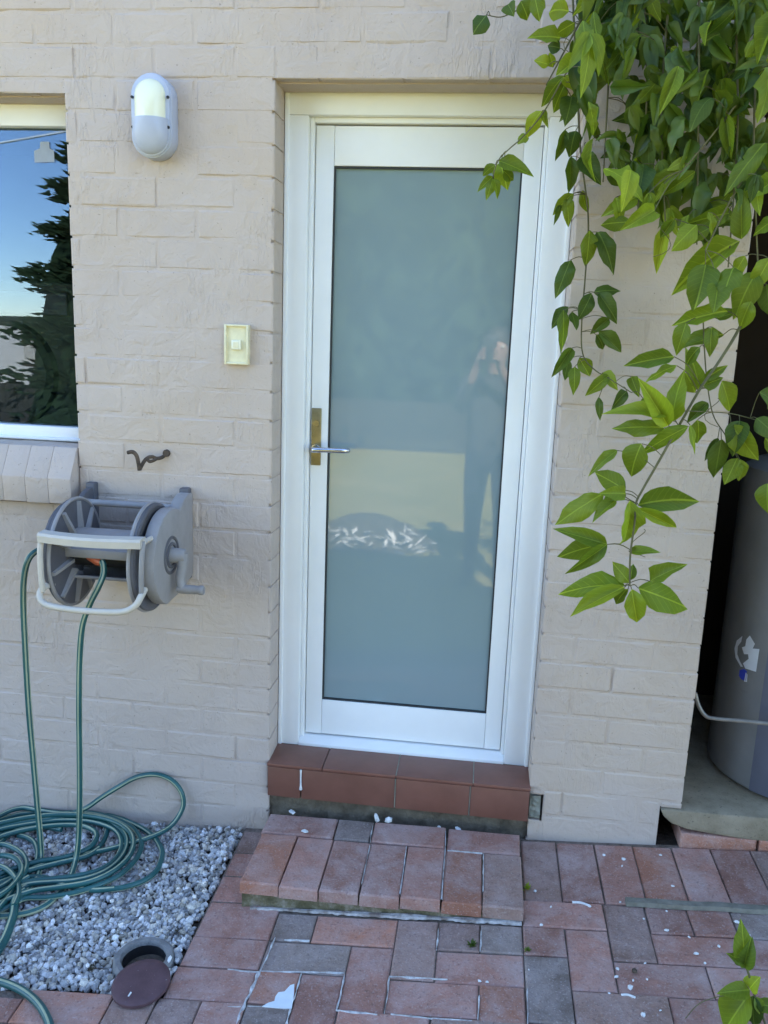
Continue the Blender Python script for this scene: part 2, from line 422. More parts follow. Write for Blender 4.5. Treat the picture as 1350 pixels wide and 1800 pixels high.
class MB:
    """collects shapes in world coordinates, then links them as one mesh object"""
    def __init__(self):
        self.v, self.f, self.mi = [], [], []
    def add(self, vs, fs, mi=0):
        o = len(self.v)
        self.v += [Vector(p) for p in vs]
        self.f += [tuple(i + o for i in q) for q in fs]
        self.mi += [mi] * len(fs)
        return self
    def box(self, x0, x1, y0, y1, z0, z1, bev=0.0, mi=0, mat=None):
        bm = bmesh.new()
        bmesh.ops.create_cube(bm, size=1.0)
        for v in bm.verts:
            v.co = Vector(((x0 + x1) / 2 + v.co.x * (x1 - x0), (y0 + y1) / 2 + v.co.y * (y1 - y0), (z0 + z1) / 2 + v.co.z * (z1 - z0)))
        if bev:
            bmesh.ops.bevel(bm, geom=list(bm.edges), offset=bev, segments=2, affect='EDGES', profile=0.5)
        bm.verts.index_update()
        vs = [v.co.copy() for v in bm.verts]
        if mat is not None:
            vs = [mat @ v for v in vs]
        self.add(vs, [[v.index for v in f.verts] for f in bm.faces], mi)
        bm.free()
        return self
    def tube(self, pts, rad, n=10, caps=True, stripes=None, twist=0.0):
        pts = [Vector(p) for p in pts]
        m = len(pts)
        rads = rad if isinstance(rad, (list, tuple)) else [rad] * m
        tans = []
        for i in range(m):
            t = pts[min(i + 1, m - 1)] - pts[max(i - 1, 0)]
            tans.append(t.normalized() if t.length > 1e-9 else Vector((0, 0, 1)))
        ref = Vector((0, 0, 1)) if abs(tans[0].z) < 0.9 else Vector((0, -1, 0))
        nrm = (ref - tans[0] * ref.dot(tans[0])).normalized()
        o = len(self.v)
        for i in range(m):
            if i:
                q = tans[i - 1].rotation_difference(tans[i])
                nrm = q @ nrm
                nrm = (nrm - tans[i] * nrm.dot(tans[i])).normalized()
            bi = tans[i].cross(nrm)
            for k in range(n):
                a = 2 * math.pi * k / n + twist * i
                self.v.append(pts[i] + (nrm * math.cos(a) + bi * math.sin(a)) * rads[i])
        for i in range(m - 1):
            for k in range(n):
                k2 = (k + 1) % n
                self.f.append((o + i * n + k, o + i * n + k2, o + (i + 1) * n + k2, o + (i + 1) * n + k))
                self.mi.append(1 if stripes and k in stripes else 0)
        if caps:
            self.f.append(tuple(o + k for k in reversed(range(n)))); self.mi.append(0)
            self.f.append(tuple(o + (m - 1) * n + k for k in range(n))); self.mi.append(0)
        return self
    def lathe(self, prof, center, axis='z', n=32, a0=0.0, a1=2 * math.pi, mi=0):
        """prof: list of (radius, height along axis)"""
        c = Vector(center)
        full = abs(a1 - a0 - 2 * math.pi) < 1e-6
        cols = n if full else n + 1
        o = len(self.v)
        for j in range(cols):
            a = a0 + (a1 - a0) * j / n
            ca, sa = math.cos(a), math.sin(a)
            for r, h in prof:
                if axis == 'z': p = Vector((r * ca, r * sa, h))
                elif axis == 'x': p = Vector((h, r * ca, r * sa))
                else: p = Vector((r * ca, h, r * sa))
                self.v.append(c + p)
        m = len(prof)
        for j in range(n):
            j2 = (j + 1) % cols
            for i in range(m - 1):
                self.f.append((o + j * m + i, o + j2 * m + i, o + j2 * m + i + 1, o + j * m + i + 1)); self.mi.append(mi)
        return self
    def prism(self, poly, depth, frame=None, bev=0.0, mi=0):
        """poly: 2-D outline (u,v) extruded 0..depth; frame maps (u, v, w) to world"""
        bm = bmesh.new()
        vs = [bm.verts.new((u, v, 0)) for u, v in poly]
        f = bm.faces.new(vs)
        r = bmesh.ops.extrude_face_region(bm, geom=[f])
        for e in r['geom']:
            if isinstance(e, bmesh.types.BMVert):
                e.co.z = depth
        bmesh.ops.recalc_face_normals(bm, faces=list(bm.faces))
        if bev:
            bmesh.ops.bevel(bm, geom=list(bm.edges), offset=bev, segments=2, affect='EDGES', profile=0.5, clamp_overlap=True)
        bm.verts.index_update()
        fr = frame or (lambda u, v, w: Vector((u, v, w)))
        self.add([fr(*v.co) for v in bm.verts], [[v.index for v in q.verts] for q in bm.faces], mi)
        bm.free()
        return self
    def build(self, name, mat, parent=None, smooth=False, kind=None):
        base = org(parent)
        me = bpy.data.meshes.new(name)
        me.from_pydata([v - base for v in self.v], [], self.f)
        mats = mat if isinstance(mat, (list, tuple)) else [mat]
        for k in mats:
            me.materials.append(MAT[k])
        if len(mats) > 1:
            me.polygons.foreach_set("material_index", self.mi)
        bm = bmesh.new(); bm.from_mesh(me)
        bmesh.ops.recalc_face_normals(bm, faces=list(bm.faces))
        bm.to_mesh(me); bm.free()
        if smooth:
            me.polygons.foreach_set("use_smooth", [True] * len(me.polygons))
            try:
                me.set_sharp_from_angle(angle=math.radians(smooth if smooth is not True else 45))
            except Exception:
                pass
        me.update()
        o = bpy.data.objects.new(name, me)
        COL.objects.link(o)
        if parent:
            o.parent = parent
        ORIGIN[o.name] = Vector(base)
        if kind: o["kind"] = kind
        return o

def smooth_path(pts, sub=6):
    pts = [Vector(p) for p in pts]
    out = []
    for i in range(len(pts) - 1):
        p0, p1, p2, p3 = pts[max(i - 1, 0)], pts[i], pts[i + 1], pts[min(i + 2, len(pts) - 1)]
        for k in range(sub):
            t = k / sub
            out.append(0.5 * ((2 * p1) + (p2 - p0) * t + (2 * p0 - 5 * p1 + 4 * p2 - p3) * t * t + (3 * p1 - p0 - 3 * p2 + p3) * t ** 3))
    out.append(pts[-1])
    return out

def block(name, x0, x1, z0, z1, y0, y1, mat, parent, ch=0.004, cd=0.003, jit=0.001):
    """a brick seen from the front: front face (y0) with soft chamfers"""
    j = lambda s=1.0: random.uniform(-jit, jit) * s
    fr = [(x0 + ch + j(), y0 + j(), z0 + ch + j()), (x1 - ch + j(), y0 + j(), z0 + ch + j()), (x1 - ch + j(), y0 + j(), z1 - ch + j()), (x0 + ch + j(), y0 + j(), z1 - ch + j())]
    md = [(x0 + j(.6), y0 + cd, z0 + j(.6)), (x1 + j(.6), y0 + cd, z0 + j(.6)), (x1 + j(.6), y0 + cd, z1 + j(.6)), (x0 + j(.6), y0 + cd, z1 + j(.6))]
    bk = [(x0, y1, z0), (x1, y1, z0), (x1, y1, z1), (x0, y1, z1)]
    vs = fr + md + bk
    fs = [(0, 1, 2, 3)]
    for a in (0, 4):
        for k in range(4):
            k2 = (k + 1) % 4
            fs.append((a + k, a + 4 + k, a + 4 + k2, a + k2))
    fs.append((11, 10, 9, 8))
    return MB().add(vs, fs).build(name, mat, parent)

def paver(name, corners, th, mat, parent, ztop=None, ch=0.004, cd=0.003, jit=0.0012, lift=None):
    """a paver on the sloping ground; corners anticlockwise (x, y)"""
    zt = ztop or zg
    lf = random.uniform(-0.002, 0.002) if lift is None else lift
    tx, ty = random.uniform(-0.006, 0.006), random.uniform(-0.006, 0.006)
    cx = sum(c[0] for c in corners) / 4; cy = sum(c[1] for c in corners) / 4
    top, mid, bot = [], [], []
    for (x, y) in corners:
        dx, dy = x - cx, y - cy
        sx = (abs(dx) - ch) / abs(dx); sy = (abs(dy) - ch) / abs(dy)
        xi, yi = cx + dx * sx, cy + dy * sy
        z = zt(x, y) + lf + tx * dx + ty * dy
        top.append((xi + random.uniform(-jit, jit), yi + random.uniform(-jit, jit), z + random.uniform(-jit, jit) * .5))
        mid.append((x + random.uniform(-jit, jit), y + random.uniform(-jit, jit), z - cd))
        bot.append((x, y, z - th))
    fs = [(0, 1, 2, 3)]
    for a in (0, 4):
        for k in range(4):
            k2 = (k + 1) % 4
            fs.append((a + k, a + 4 + k, a + 4 + k2, a + k2))
    fs.append((11, 10, 9, 8))
    return MB().add(top + mid + bot, fs).build(name, mat, parent)

# ================================================================== THE SETTING
# ground: one sheet from under the paving out across the lawn to the foot of the hills
def ground_z(x, y):
    if y > -1.45:
        return zg(max(min(x, 4), -3), y) - 0.030
    t = min(1, (-1.45 - y) / 1.0)
    z = (1 - t) * (zg(max(min(x, 4), -3), -1.45) - 0.03) + t * (-0.10)
    if y < -10:
        z -= min(3.0, (-10 - y) * 0.16)
    return z
xs = [-400, -120, -50, -25, -14, -9, -6, -4, -3, -2, -1.2, -0.6, 0, 0.6, 1.2, 1.9, 2.6, 4, 6, 9, 14, 25, 50, 120, 400]
ys = [30, 12, 6, 2.5, 1.2, 0.3, 0.0, -0.3, -0.6, -0.9, -1.2, -1.45, -1.8, -2.2, -2.6, -3.2, -4, -5, -6.5, -8, -9.5, -10, -12, -16, -22, -30, -50, -90, -180, -420]
gm = MB()
gm.add([(x, y, ground_z(x, y)) for y in ys for x in xs],
       [(j * len(xs) + i, j * len(xs) + i + 1, (j + 1) * len(xs) + i + 1, (j + 1) * len(xs) + i) for j in range(len(ys) - 1) for i in range(len(xs) - 1)],)
gm.mi = [0 if ys[j + 1] >= -1.5 else 1 for j in range(len(ys) - 1) for i in range(len(xs) - 1)]
tag(gm.build("ground", ['soil', 'lawn']), kind="structure")
hm = MB()
hx = [-420 + 20 * i for i in range(43)]
prof = [(-170, -4), (-230, 0.2), (-300, 3.2), (-380, 4.0)]
hm.add([(x, y, h + (2.0 * noise.noise(Vector((x * 0.03, y * 0.02, 3.1))) + 0.8 * noise.noise(Vector((x * 0.13, y * 0.1, 7)))) * (1 if h > 1 else .2)) for (y, h) in prof for x in hx],
       [(j * 43 + i, j * 43 + i + 1, (j + 1) * 43 + i + 1, (j + 1) * 43 + i) for j in range(3) for i in range(42)])
tag(hm.build("hills", 'hill', smooth=80), kind="structure")

# ------------------------------------------------------------------ the house
house = empty("brick_house", (0.43, 0.0, -0.1), "cream painted brick house with white glazed door and recessed window", "house")
PITCH_Z, Z0 = 0.0879, 0.1589
DOOR = (0.0, 0.8615, -0.4, 2.2689)
WIN = (-2.25, -0.6287, 1.004, 2.2298)
NOTCH = (1.272, 1.40, -0.2, 0.137)
HOLE = (0.862, 0.905, 0.052, 0.138)
XR = 1.338
XL = -1.22
ZT = 2.72
# wall body (mortar) : a fine uneven sheet in front of solid masonry
def in_open(x, z, g=0.0):
    for (a, b, c, d) in (DOOR, WIN, NOTCH, HOLE):
        if a - g < x < b + g and c - g < z < d + g:
            return True
    return False
wb = MB()
st = 0.0104
gx0, gx1, gz0, gz1 = XL - 0.1, XR - 0.003, -0.16, ZT
nx, nz = int((gx1 - gx0) / st), int((gz1 - gz0) / st)
idx = {}
verts = []
faces = []
def my(x, z):
    n = noise.noise(Vector((x * 6.5, z * 6.5, 0.3))) * 0.6 + noise.noise(Vector((x * 23, z * 23, 5.3))) * 0.55
    return 0.0014 + 0.0048 * n
def vid(i, k):
    if (i, k) not in idx:
        x = gx0 + (gx1 - gx0) * i / nx
        z = gz0 + (gz1 - gz0) * k / nz
        idx[(i, k)] = len(verts)
        verts.append((x, max(0.0004, my(x, z)), z))
    return idx[(i, k)]
for i in range(nx):
    for k in range(nz):
        xm = gx0 + (gx1 - gx0) * (i + .5) / nx
        zm = gz0 + (gz1 - gz0) * (k + .5) / nz
        if in_open(xm, zm, 0.003):
            continue
        faces.append((vid(i, k), vid(i + 1, k), vid(i + 1, k + 1), vid(i, k + 1)))
wb.add(verts, faces)
e = 0.0025
YB0, YB1 = 0.0085, 0.235
wb.box(-6.0, WIN[0] - e, 0.004, YB1, -0.3, 2.95)                       # left of the window
wb.box(WIN[0] - e, WIN[1] + e, YB0, YB1, -0.3, WIN[2] - e)             # under the window
wb.box(WIN[0] - e, WIN[1] + e, YB0, YB1, WIN[3] + e, 2.95)             # over the window
wb.box(WIN[1] + e, -e, YB0, YB1, -0.3, 2.95)                           # pier between window and door
wb.box(-e, DOOR[1] + e, YB0, YB1, DOOR[3] + e, 2.95)                   # over the door
wb.box(DOOR[1] + e, XR - e, YB0, YB1, 0.145, 2.95)                     # pier right of the door
wb.box(0.91, 1.266, YB0, YB1, -0.3, 0.145)
wb.box(-2.25, WIN[1], 0.004, YB0 - 0.0005, -0.3, -0.16)
wb.box(WIN[0] - e, XL - 0.1, 0.004, YB0 - 0.0005, -0.16, WIN[2])
wb.box(WIN[0] - e, XL - 0.1, 0.004, YB0 - 0.0005, WIN[3], 2.95)
wb.box(XL - 0.1, XR - e, 0.004, YB0 - 0.001, ZT, 2.95)
wall = wb.build("wall", 'paint', house)

def subtract(r, o):
    (a, b, c, d), (A, B, C, D) = r, o
    if b <= A or a >= B or d <= C or c >= D:
        return [r]
    out = []
    if a < A: out.append((a, A, c, d))
    if b > B: out.append((B, b, c, d))
    m0, m1 = max(a, A), min(b, B)
    if c < C: out.append((m0, m1, c, C))
    if d > D: out.append((m0, m1, D, d))
    return out
nrow0, nrow1 = -3, 29
for n in range(nrow0, nrow1):
    z0 = Z0 + n * PITCH_Z
    z1 = z0 + PITCH_Z
    ph = -0.355 if n % 2 == 0 else -0.234
    k0 = math.floor((XL - ph) / 0.24)
    x = ph + k0 * 0.24
    while x < XR:
        w = random.uniform(-0.004, 0.004)
        xe = XR if XR - (x + 0.24) < 0.06 else x + 0.24
        rects = [(max(x, XL), xe, z0, z1)]
        for o in (DOOR, WIN, NOTCH, HOLE):
            rects = [q for r_ in rects for q in subtract(r_, o)]
        for (a, b, c, d) in rects:
            if b - a < 0.03 or d - c < 0.02:
                continue
            g = 0.0036
            ga = 0.0 if any(abs(a - q) < 1e-6 for q in (0.8615, WIN[1])) else g
            gb = 0.0 if any(abs(b - q) < 1e-6 for q in (0.0, XR)) else g
            gc = 0.0 if any(abs(c - q) < 1e-6 for q in (DOOR[3], WIN[3])) else g
            block("brick", a + ga, b - gb, c + gc, d - g, random.gauss(0, 0.0009), 0.11, 'paint', wall,
                  ch=random.uniform(0.0035, 0.006), cd=random.uniform(0.0014, 0.0036), jit=0.0014)
        x = xe + 1.0 if xe == XR else x + 0.24

# footing under the door sill, cement lump in the broken corner
fm = MB()
def rough_box(mb, x0, x1, y0, y1, z0, z1, nx=40, nz=6, amp=0.006, seed=0.0):
    vs, fs = [], []
    for k in range(nz + 1):
        for i in range(nx + 1):
            x = x0 + (x1 - x0) * i / nx; z = z0 + (z1 - z0) * k / nz
            vs.append((x, y0 + amp * noise.noise(Vector((x * 28, z * 28, seed))) + amp * .5 * noise.noise(Vector((x * 90, z * 90, seed))), z))
    for k in range(nz):
        for i in range(nx):
            a = k * (nx + 1) + i
            fs.append((a, a + 1, a + nx + 2, a + nx + 1))
    mb.add(vs, fs)
    mb.box(x0, x1, y0 + amp, y1, z0, z1)
rough_box(fm, -0.002, 0.908, 0.016, 0.235, -0.25, 0.05, 60, 14, 0.012, 2.0)
fm.build("footing", 'footing', house, smooth=60)
cm = MB()
rough_box(cm, 0.866, 0.901, 0.004, 0.10, 0.055, 0.135, 14, 20, 0.010, 8.0)
cm.build("cement_patch", 'cement', house, smooth=60)

# lintels: painted flat steel under the bricks over both openings
MB().box(-0.004, 0.866, 0.035, 0.118, DOOR[3] - 0.004, DOOR[3] + 0.004, 0.001).build("lintel", 'paint', house)
MB().box(-2.24, WIN[1] + 0.004, 0.035, 0.118, WIN[3] - 0.004, WIN[3] + 0.004, 0.001).build("lintel", 'paint', house)

# door frame
fy = 0.125
dfm = MB().box(0.0, 0.861, fy, 0.215, 2.206, 2.2680, 0.003)
dframe = dfm.build("door_frame", 'white', house, smooth=40)
MB().box(0.0, 0.071, fy + 0.0015, 0.214, 0.168, 2.2055, 0.003).box(0.0, 0.012, fy - 0.006, fy + 0.004, 0.17, 2.266, 0.001).build("jamb", 'white', dframe, smooth=40)
MB().box(0.779, 0.8612, fy + 0.0015, 0.214, 0.168, 2.2055, 0.003).box(0.849, 0.861, fy - 0.006, fy + 0.004, 0.17, 2.266, 0.001).build("jamb", 'white', dframe, smooth=40)
MB().box(0.0715, 0.084, 0.150, 0.213, 0.19, 2.205, 0.002).build("door_stop", 'white', dframe, smooth=40)
MB().box(0.7675, 0.7785, 0.150, 0.213, 0.19, 2.205, 0.002).build("door_stop", 'white', dframe, smooth=40)
MB().box(0.0845, 0.767, 0.150, 0.213, 2.1905, 2.2055, 0.002).build("door_stop", 'white', dframe, smooth=40)
tm = MB()
tm.prism([(fy - 0.002, 0.166), (0.2135, 0.166), (0.2135, 0.196), (0.160, 0.194), (fy - 0.002, 0.180)], 0.7075, lambda u, v, w: Vector((0.0713 + w, u, v)), 0.0015)
tm.build("threshold", 'white', dframe, smooth=40)

# door leaf
ly = 0.165
gxl, gxr, gzb, gzt = 0.1425, 0.7115, 0.326, 2.072
sm = MB()
for a in ((gxl - .001, gxl + .005, gzb, gzt), (gxr - .005, gxr + .001, gzb, gzt)):
    sm.box(a[0], a[1], ly + 0.006, ly + 0.02, a[2], a[3])
sm.box(gxl + .005, gxr - .005, ly + 0.006, ly + 0.02, gzt - .006, gzt + .001)
sm.box(gxl + .005, gxr - .005, ly + 0.006, ly + 0.02, gzb - .001, gzb + .005)
door = sm.build("door", 'seal', house)
door["label"] = "white glazed door leaf with one tall grey opaque pane"
MB().box(0.0865, gxl, ly, 0.205, 0.199, 2.186, 0.002).build("stile", 'white', door, smooth=40)
MB().box(gxr, 0.7655, ly, 0.205, 0.199, 2.186, 0.002).build("stile", 'white', door, smooth=40)
MB().box(gxl + 0.0008, gxr - 0.0008, ly + 0.001, 0.204, gzt, 2.1855, 0.002).build("rail", 'white', door, smooth=40)
MB().box(gxl + 0.0008, gxr - 0.0008, ly + 0.001, 0.204, 0.1995, gzb, 0.002).build("rail", 'white', door, smooth=40)
MB().box(gxl + .004, gxr - .004, ly + 0.0155, ly + 0.026, gzb + .004, gzt - .005).build("pane", 'door_glass', door)
# lock plate, cylinder and lever
lp = MB().box(0.0895, 0.1215, ly - 0.007, ly - 0.0002, 1.149, 1.335, 0.002).build("handle_plate", 'brass', door, smooth=40)
cy = MB().lathe([(0.0, -0.006), (0.0105, -0.006), (0.0115, -0.004), (0.0115, 0.001)], (0.1055, ly - 0.007, 1.286), 'y', 20)
cy.box(0.1045, 0.1065, ly - 0.0145, ly - 0.012, 1.280, 1.292)
cy.build("lock_cylinder", 'brass', door, smooth=40)
lv = MB()
lv.tube([(0.105, ly - 0.006, 1.205), (0.105, ly - 0.046, 1.205)], 0.0095, 14)
lv.tube(smooth_path([(0.102, ly - 0.048, 1.205), (0.112, ly - 0.051, 1.2055), (0.150, ly - 0.051, 1.2065), (0.190, ly - 0.050, 1.2075), (0.212, ly - 0.044, 1.2075), (0.217, ly - 0.036, 1.2075)], 5), [0.0095] * 8 + [0.0085] * 18, 12)
lv.lathe([(0.0, -0.008), (0.013, -0.008), (0.015, -0.004), (0.015, 0.0)], (0.105, ly - 0.007, 1.205), 'y', 20)
lv.build("lever", 'chrome', door, smooth=40)

# door sill of big glazed tiles
ds = MB().box(0.003, 0.858, -0.006, 0.20, 0.052, 0.1655).build("door_sill", 'footing', house)
def tl(x0, x1, y0, y1, z0, z1):
    return MB().box(x0, x1, y0, y1, z0, z1, 0.0028).build("tile", 'tile', ds, smooth=40)
for a, b in ((-0.002, 0.183), (0.185, 0.428), (0.430, 0.679), (0.681, 0.864)):
    tl(a, b, -0.020, 0.124, 0.1595, 0.1705)
for a, b in ((0.0, 0.111), (0.115, 0.4265), (0.4295, 0.6705), (0.6735, 0.862)):
    tl(a, b, -0.0175, -0.0062, 0.051, 0.1575)
dr = MB()
dr.tube([(0.113, -0.0185, 0.157), (0.113, -0.0195, 0.13), (0.1135, -0.0192, 0.10), (0.1138, -0.0188, 0.086)], [0.0036, 0.0026, 0.003, 0.0055], 8)
dr.build("paint_drip", 'plaster', ds, smooth=True)
MB().tube([(0.4280, -0.0178, 0.157), (0.4282, -0.0178, 0.055)], 0.0014, 6).build("grout_line", 'cement', ds)
MB().tube([(0.672, -0.0178, 0.157), (0.672, -0.0178, 0.055)], 0.0013, 6).build("grout_line", 'cement', ds)
MB().tube([(0.68, -0.018, 0.1702), (0.68, 0.123, 0.1702)], 0.0016, 6).build("grout_line", 'cement', ds)
MB().tube([(0.429, -0.018, 0.1702), (0.429, 0.123, 0.1702)], 0.0014, 6).build("grout_line", 'cement', ds)

# window: white frame, one big clear pane, brick-on-edge sill
wy = 0.105
wfm = MB()
wfm.box(WIN[0], WIN[1] - 0.0005, wy, 0.18, 2.1630, WIN[3] - 0.004, 0.003)
wfm.box(WIN[0], WIN[1] - 0.0005, wy + 0.001, 0.18, 1.1885, 1.2370, 0.004)
wfm.box(WIN[1] - 0.047, WIN[1] - 0.001, wy + 0.002, 0.179, 1.2375, 2.1625, 0.003)
wfm.box(WIN[0] + 0.001, WIN[0] + 0.047, wy + 0.002, 0.179, 1.2375, 2.1625, 0.003)
wfm.box(WIN[0] + 0.01, WIN[1] - 0.006, wy - 0.012, wy + 0.02, 1.193, 1.203, 0.003)
window = wfm.build("window", 'white', house, smooth=40)
window["label"] = "white framed window with a dark reflecting pane"
MB().box(WIN[0] + 0.047, WIN[1] - 0.047, 0.135, 0.1395, 1.237, 2.163).build("pane", 'win_glass', window)
stk = MB()
c0 = at(78, 268, 0.134)
def sp_(dx, dz): return (c0.x + dx, c0.z + dz)
poly = [sp_(-.034, -.030), sp_(.032, -.028), sp_(.032, .006), sp_(.018, .012), sp_(.017, .032), sp_(-.012, .031), sp_(-.014, .012), sp_(-.034, .004)]
stk.prism(poly, 0.0006, lambda u, v, w: Vector((u, 0.1337 + w, v)))
m_, nt_, b_ = new_mat("faded_sticker"); b_.inputs["Base Color"].default_value = (0.30, 0.35, 0.40, 1); b_.inputs["Roughness"].default_value = 0.8
nt_.links.new(ramp(nt_, noise_tex(nt_, pos(nt_), 30, 3), [(0.3, (0.30, 0.33, 0.37)), (0.7, (0.36, 0.39, 0.43))]), b_.inputs["Base Color"])
MAT['sticker'] = m_
stk.build("sticker", 'sticker', window)
wsl = MB().box(WIN[0], WIN[1] - 0.004, 0.004, 0.20, 1.010, 1.186).build("window_sill", 'paint', house)
# sill bricks laid on edge, sloping out
sw = 0.0765
x1 = -0.634
while x1 > -1.45:
    x0 = x1 - sw + 0.0004
    pl = [(0.10, 1.189 + random.uniform(-.001, .001)), (0.0, 1.187), (-0.052 + random.uniform(-.001, .001), 1.094), (-0.046, 1.012 + random.uniform(-.002, .002)), (0.06, 1.008)]
    MB().prism(pl, x1 - x0, lambda u, v, w: Vector((x0 + w, u, v)), 0.0022).build("sill_brick", 'paint', wsl, smooth=40)
    x1 -= sw

# rooms behind, side walls, roof and gutter so that the sun stays behind the house
MB().box(-6.0, -5.8, YB1, 6.0, -0.3, 2.95).box(-6.0, XR, 5.8, 6.0, -0.3, 2.95).build("rear_wall", 'interior', house)
MB().box(-0.30, -0.20, YB1, 5.8, -0.3, 2.95).box(-5.8, -0.3, 2.9, 3.0, -0.3, 2.95).build("inner_wall", 'interior', house)
MB().box(-5.8, XR - 0.1, YB1, 5.8, -0.25, 0.02).build("room_floor", 'interior', house)
MB().box(-5.8, XR - 0.1, 0.02, 5.8, 2.62, 2.66).build("room_ceiling", 'interior', house)
MB().box(XR - 0.11, XR - e, YB1, 6.0, -0.3, 2.95).build("return_wall", 'alcove_shade', house)
rf = MB()
rf.prism([(-0.10, 3.00), (-0.10, 3.08), (3.0, 4.26), (6.3, 3.0), (6.3, 2.92), (3.0, 4.16)], 7.7, lambda u, v, w: Vector((-6.2 + w, u, v)))
roof = rf.build("roof", 'roof', house)
MB().box(-6.2, 1.5, -0.17, -0.07, 2.955, 3.065, 0.02).build("gutter", 'gutter', roof)
# heater alcove at the right: back wall, far wall, low roof
al = MB()
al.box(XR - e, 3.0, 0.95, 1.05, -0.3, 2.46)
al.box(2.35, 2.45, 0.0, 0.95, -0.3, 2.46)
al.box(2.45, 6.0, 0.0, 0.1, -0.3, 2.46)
al.build("alcove_wall", 'alcove_shade', house)
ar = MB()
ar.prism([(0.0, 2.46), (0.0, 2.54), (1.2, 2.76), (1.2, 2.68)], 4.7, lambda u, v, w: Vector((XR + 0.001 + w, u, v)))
ar.build("alcove_roof", 'alcove_shade', house)

# washing machine seen dimly in the room
wmz = empty("washing_machine", (-1.15, 0.62, 0.02), "dim front loading washing machine standing behind the window", "washing machine")
MB().box(-1.45, -0.85, 0.50, 1.1, 0.02, 1.72, 0.02).build("body", 'interior', wmz, smooth=40)
MB().lathe([(0.0, 0.02), (0.13, 0.015), (0.17, -0.015), (0.19, -0.02), (0.20, 0.0)], (-1.15, 0.498, 1.38), 'y', 32).build("door", 'black_plastic', wmz, smooth=40)
MB().box(-1.40, -0.90, 0.488, 0.499, 1.60, 1.68, 0.004).build("control_panel", 'dark_plastic', wmz)

# ------------------------------------------------------------------ paving
pvz = MB()
PX0, PXP, PY0, PYP = 0.0226, 0.1162, -0.298, 0.1097
pvz.add([(x, y, zg(x, y) - 0.0065) for y in (0.004, -1.45) for x in (-0.08, 2.6)], [(0, 1, 3, 2)])
pvz.add([(x, y, zg(x, y) - 0.0065) for y in (-0.745, -1.45) for x in (-1.6, -0.082)], [(0, 1, 3, 2)])
MAT['bed'] = speckled("sand_bed", [(0.3, (0.10, 0.072, 0.055)), (0.7, (0.24, 0.185, 0.15))], 40, 0.95, 130, 1.0, 0.006)
paving = pvz.build("paving", 'bed')
tag(paving, kind="structure")
X = lambda k: PX0 + PXP * k
Y = lambda j: PY0 - PYP * j
G = 0.0018
def pv(x0, x1, y1, y0, mat='paver_red', lift=None, g=None):
    g = G if g is None else g
    gx = g * random.uniform(0.7, 1.5); gy = g * random.uniform(0.7, 1.5)
    return paver("paver", [(x0 + gx, y0 + gy), (x1 - gx, y0 + gy), (x1 - gx, y1 - gy), (x0 + gx, y1 - gy)], 0.045, mat, paving, lift=lift)
H = lambda k, j, m='paver_red': pv(X(k), X(k + 2), Y(j), Y(j + 1), m)          # lying across
V = lambda k, j, m='paver_red': pv(X(k), X(k + 1), Y(j), Y(j + 2), m)          # pointing to the wall
Q = lambda k, j, m='paver_red': pv(X(k), X(k + 1), Y(j), Y(j + 1), m)          # half
# row along the wall, right of the step
pv(0.846, 0.957, -0.012, Y(0), 'paver_brown')
xx = 0.957
for i in range(9):
    pv(xx, xx + 0.1195, -0.016, Y(0) + (0.008 if i > 1 else 0.0), ['paver_red', 'paver_red', 'paver_orange', 'paver_red', 'paver_red', 'paver_brown'][i % 6])
    xx += 0.1195
H(7, 0); V(9, 0, 'paver_brown'); Q(10, 0); Q(11, 0); H(12, 0, 'paver_dark'); H(14, 0)
Q(7, 1); V(8, 1); H(10, 1); H(12, 1); H(14, 1)
V(7, 2, 'paver_dark'); H(9, 2); H(11, 2); H(13, 2, 'paver_brown')
H(8, 3, 'paver_brown'); H(10, 3); V(12, 3); H(13, 3)
V(7, 4); Q(8, 4); V(9, 4); H(10, 4); H(13, 4)
# left of and below the step
for j, m in ((0, 'paver_brown'), (1, 'paver_red'), (2, 'paver_red')):
    pv(-0.078, 0.16, -0.02 - 0.117 * j, -0.02 - 0.117 * (j + 1) + 0.001, m, lift=-0.004)
pv(-0.078, X(1), Y(0) - 0.074, Y(2) - 0.0, 'paver_red', lift=-0.001)
Q(1, 1, 'paver_dark').location.z -= 0.001
H(2, 1, 'paver_orange'); V(4, 1, 'paver_brown'); Q(5, 1, 'paver_brown'); Q(6, 1, 'paver_dark')
pv(-0.080, X(1), Y(2), Y(3)); H(1, 2, 'paver_dark'); V(3, 2); H(5, 2)
pv(-0.084, X(1), Y(3), Y(4)); spill_paver = Q(1, 3, 'paver_orange'); V(2, 3); H(4, 3); V(6, 3, 'paver_orange')
pv(X(-4), X(-2), Y(4), Y(5), 'paver_orange'); V(-2, 4, 'paver_brown'); V(-1, 4, 'paver_brown'); Q(0, 4); V(1, 4, 'paver_dark'); H(3, 4); H(5, 4, 'paver_brown')
pv(X(-6), X(-4), Y(4) - 0.03, Y(5), 'paver_red'); pv(X(-8), X(-6), Y(4) - 0.02, Y(5), 'paver_brown')
# rows just below the picture
for j in (5, 6, 7):
    k = -8 + (j % 2)
    while k < 15:
        if not (j == 5 and k in (-2, -1, 1, 2, 7, 9, 8, 6, 12)):
            H(k, j, random.choice(['paver_red', 'paver_red', 'paver_brown', 'paver_orange']))
        else:
            Q(k + 1, j, 'paver_red') if k in (-2,) else H(k, j, 'paver_red') if k in (2, 9) else None
        k += 2
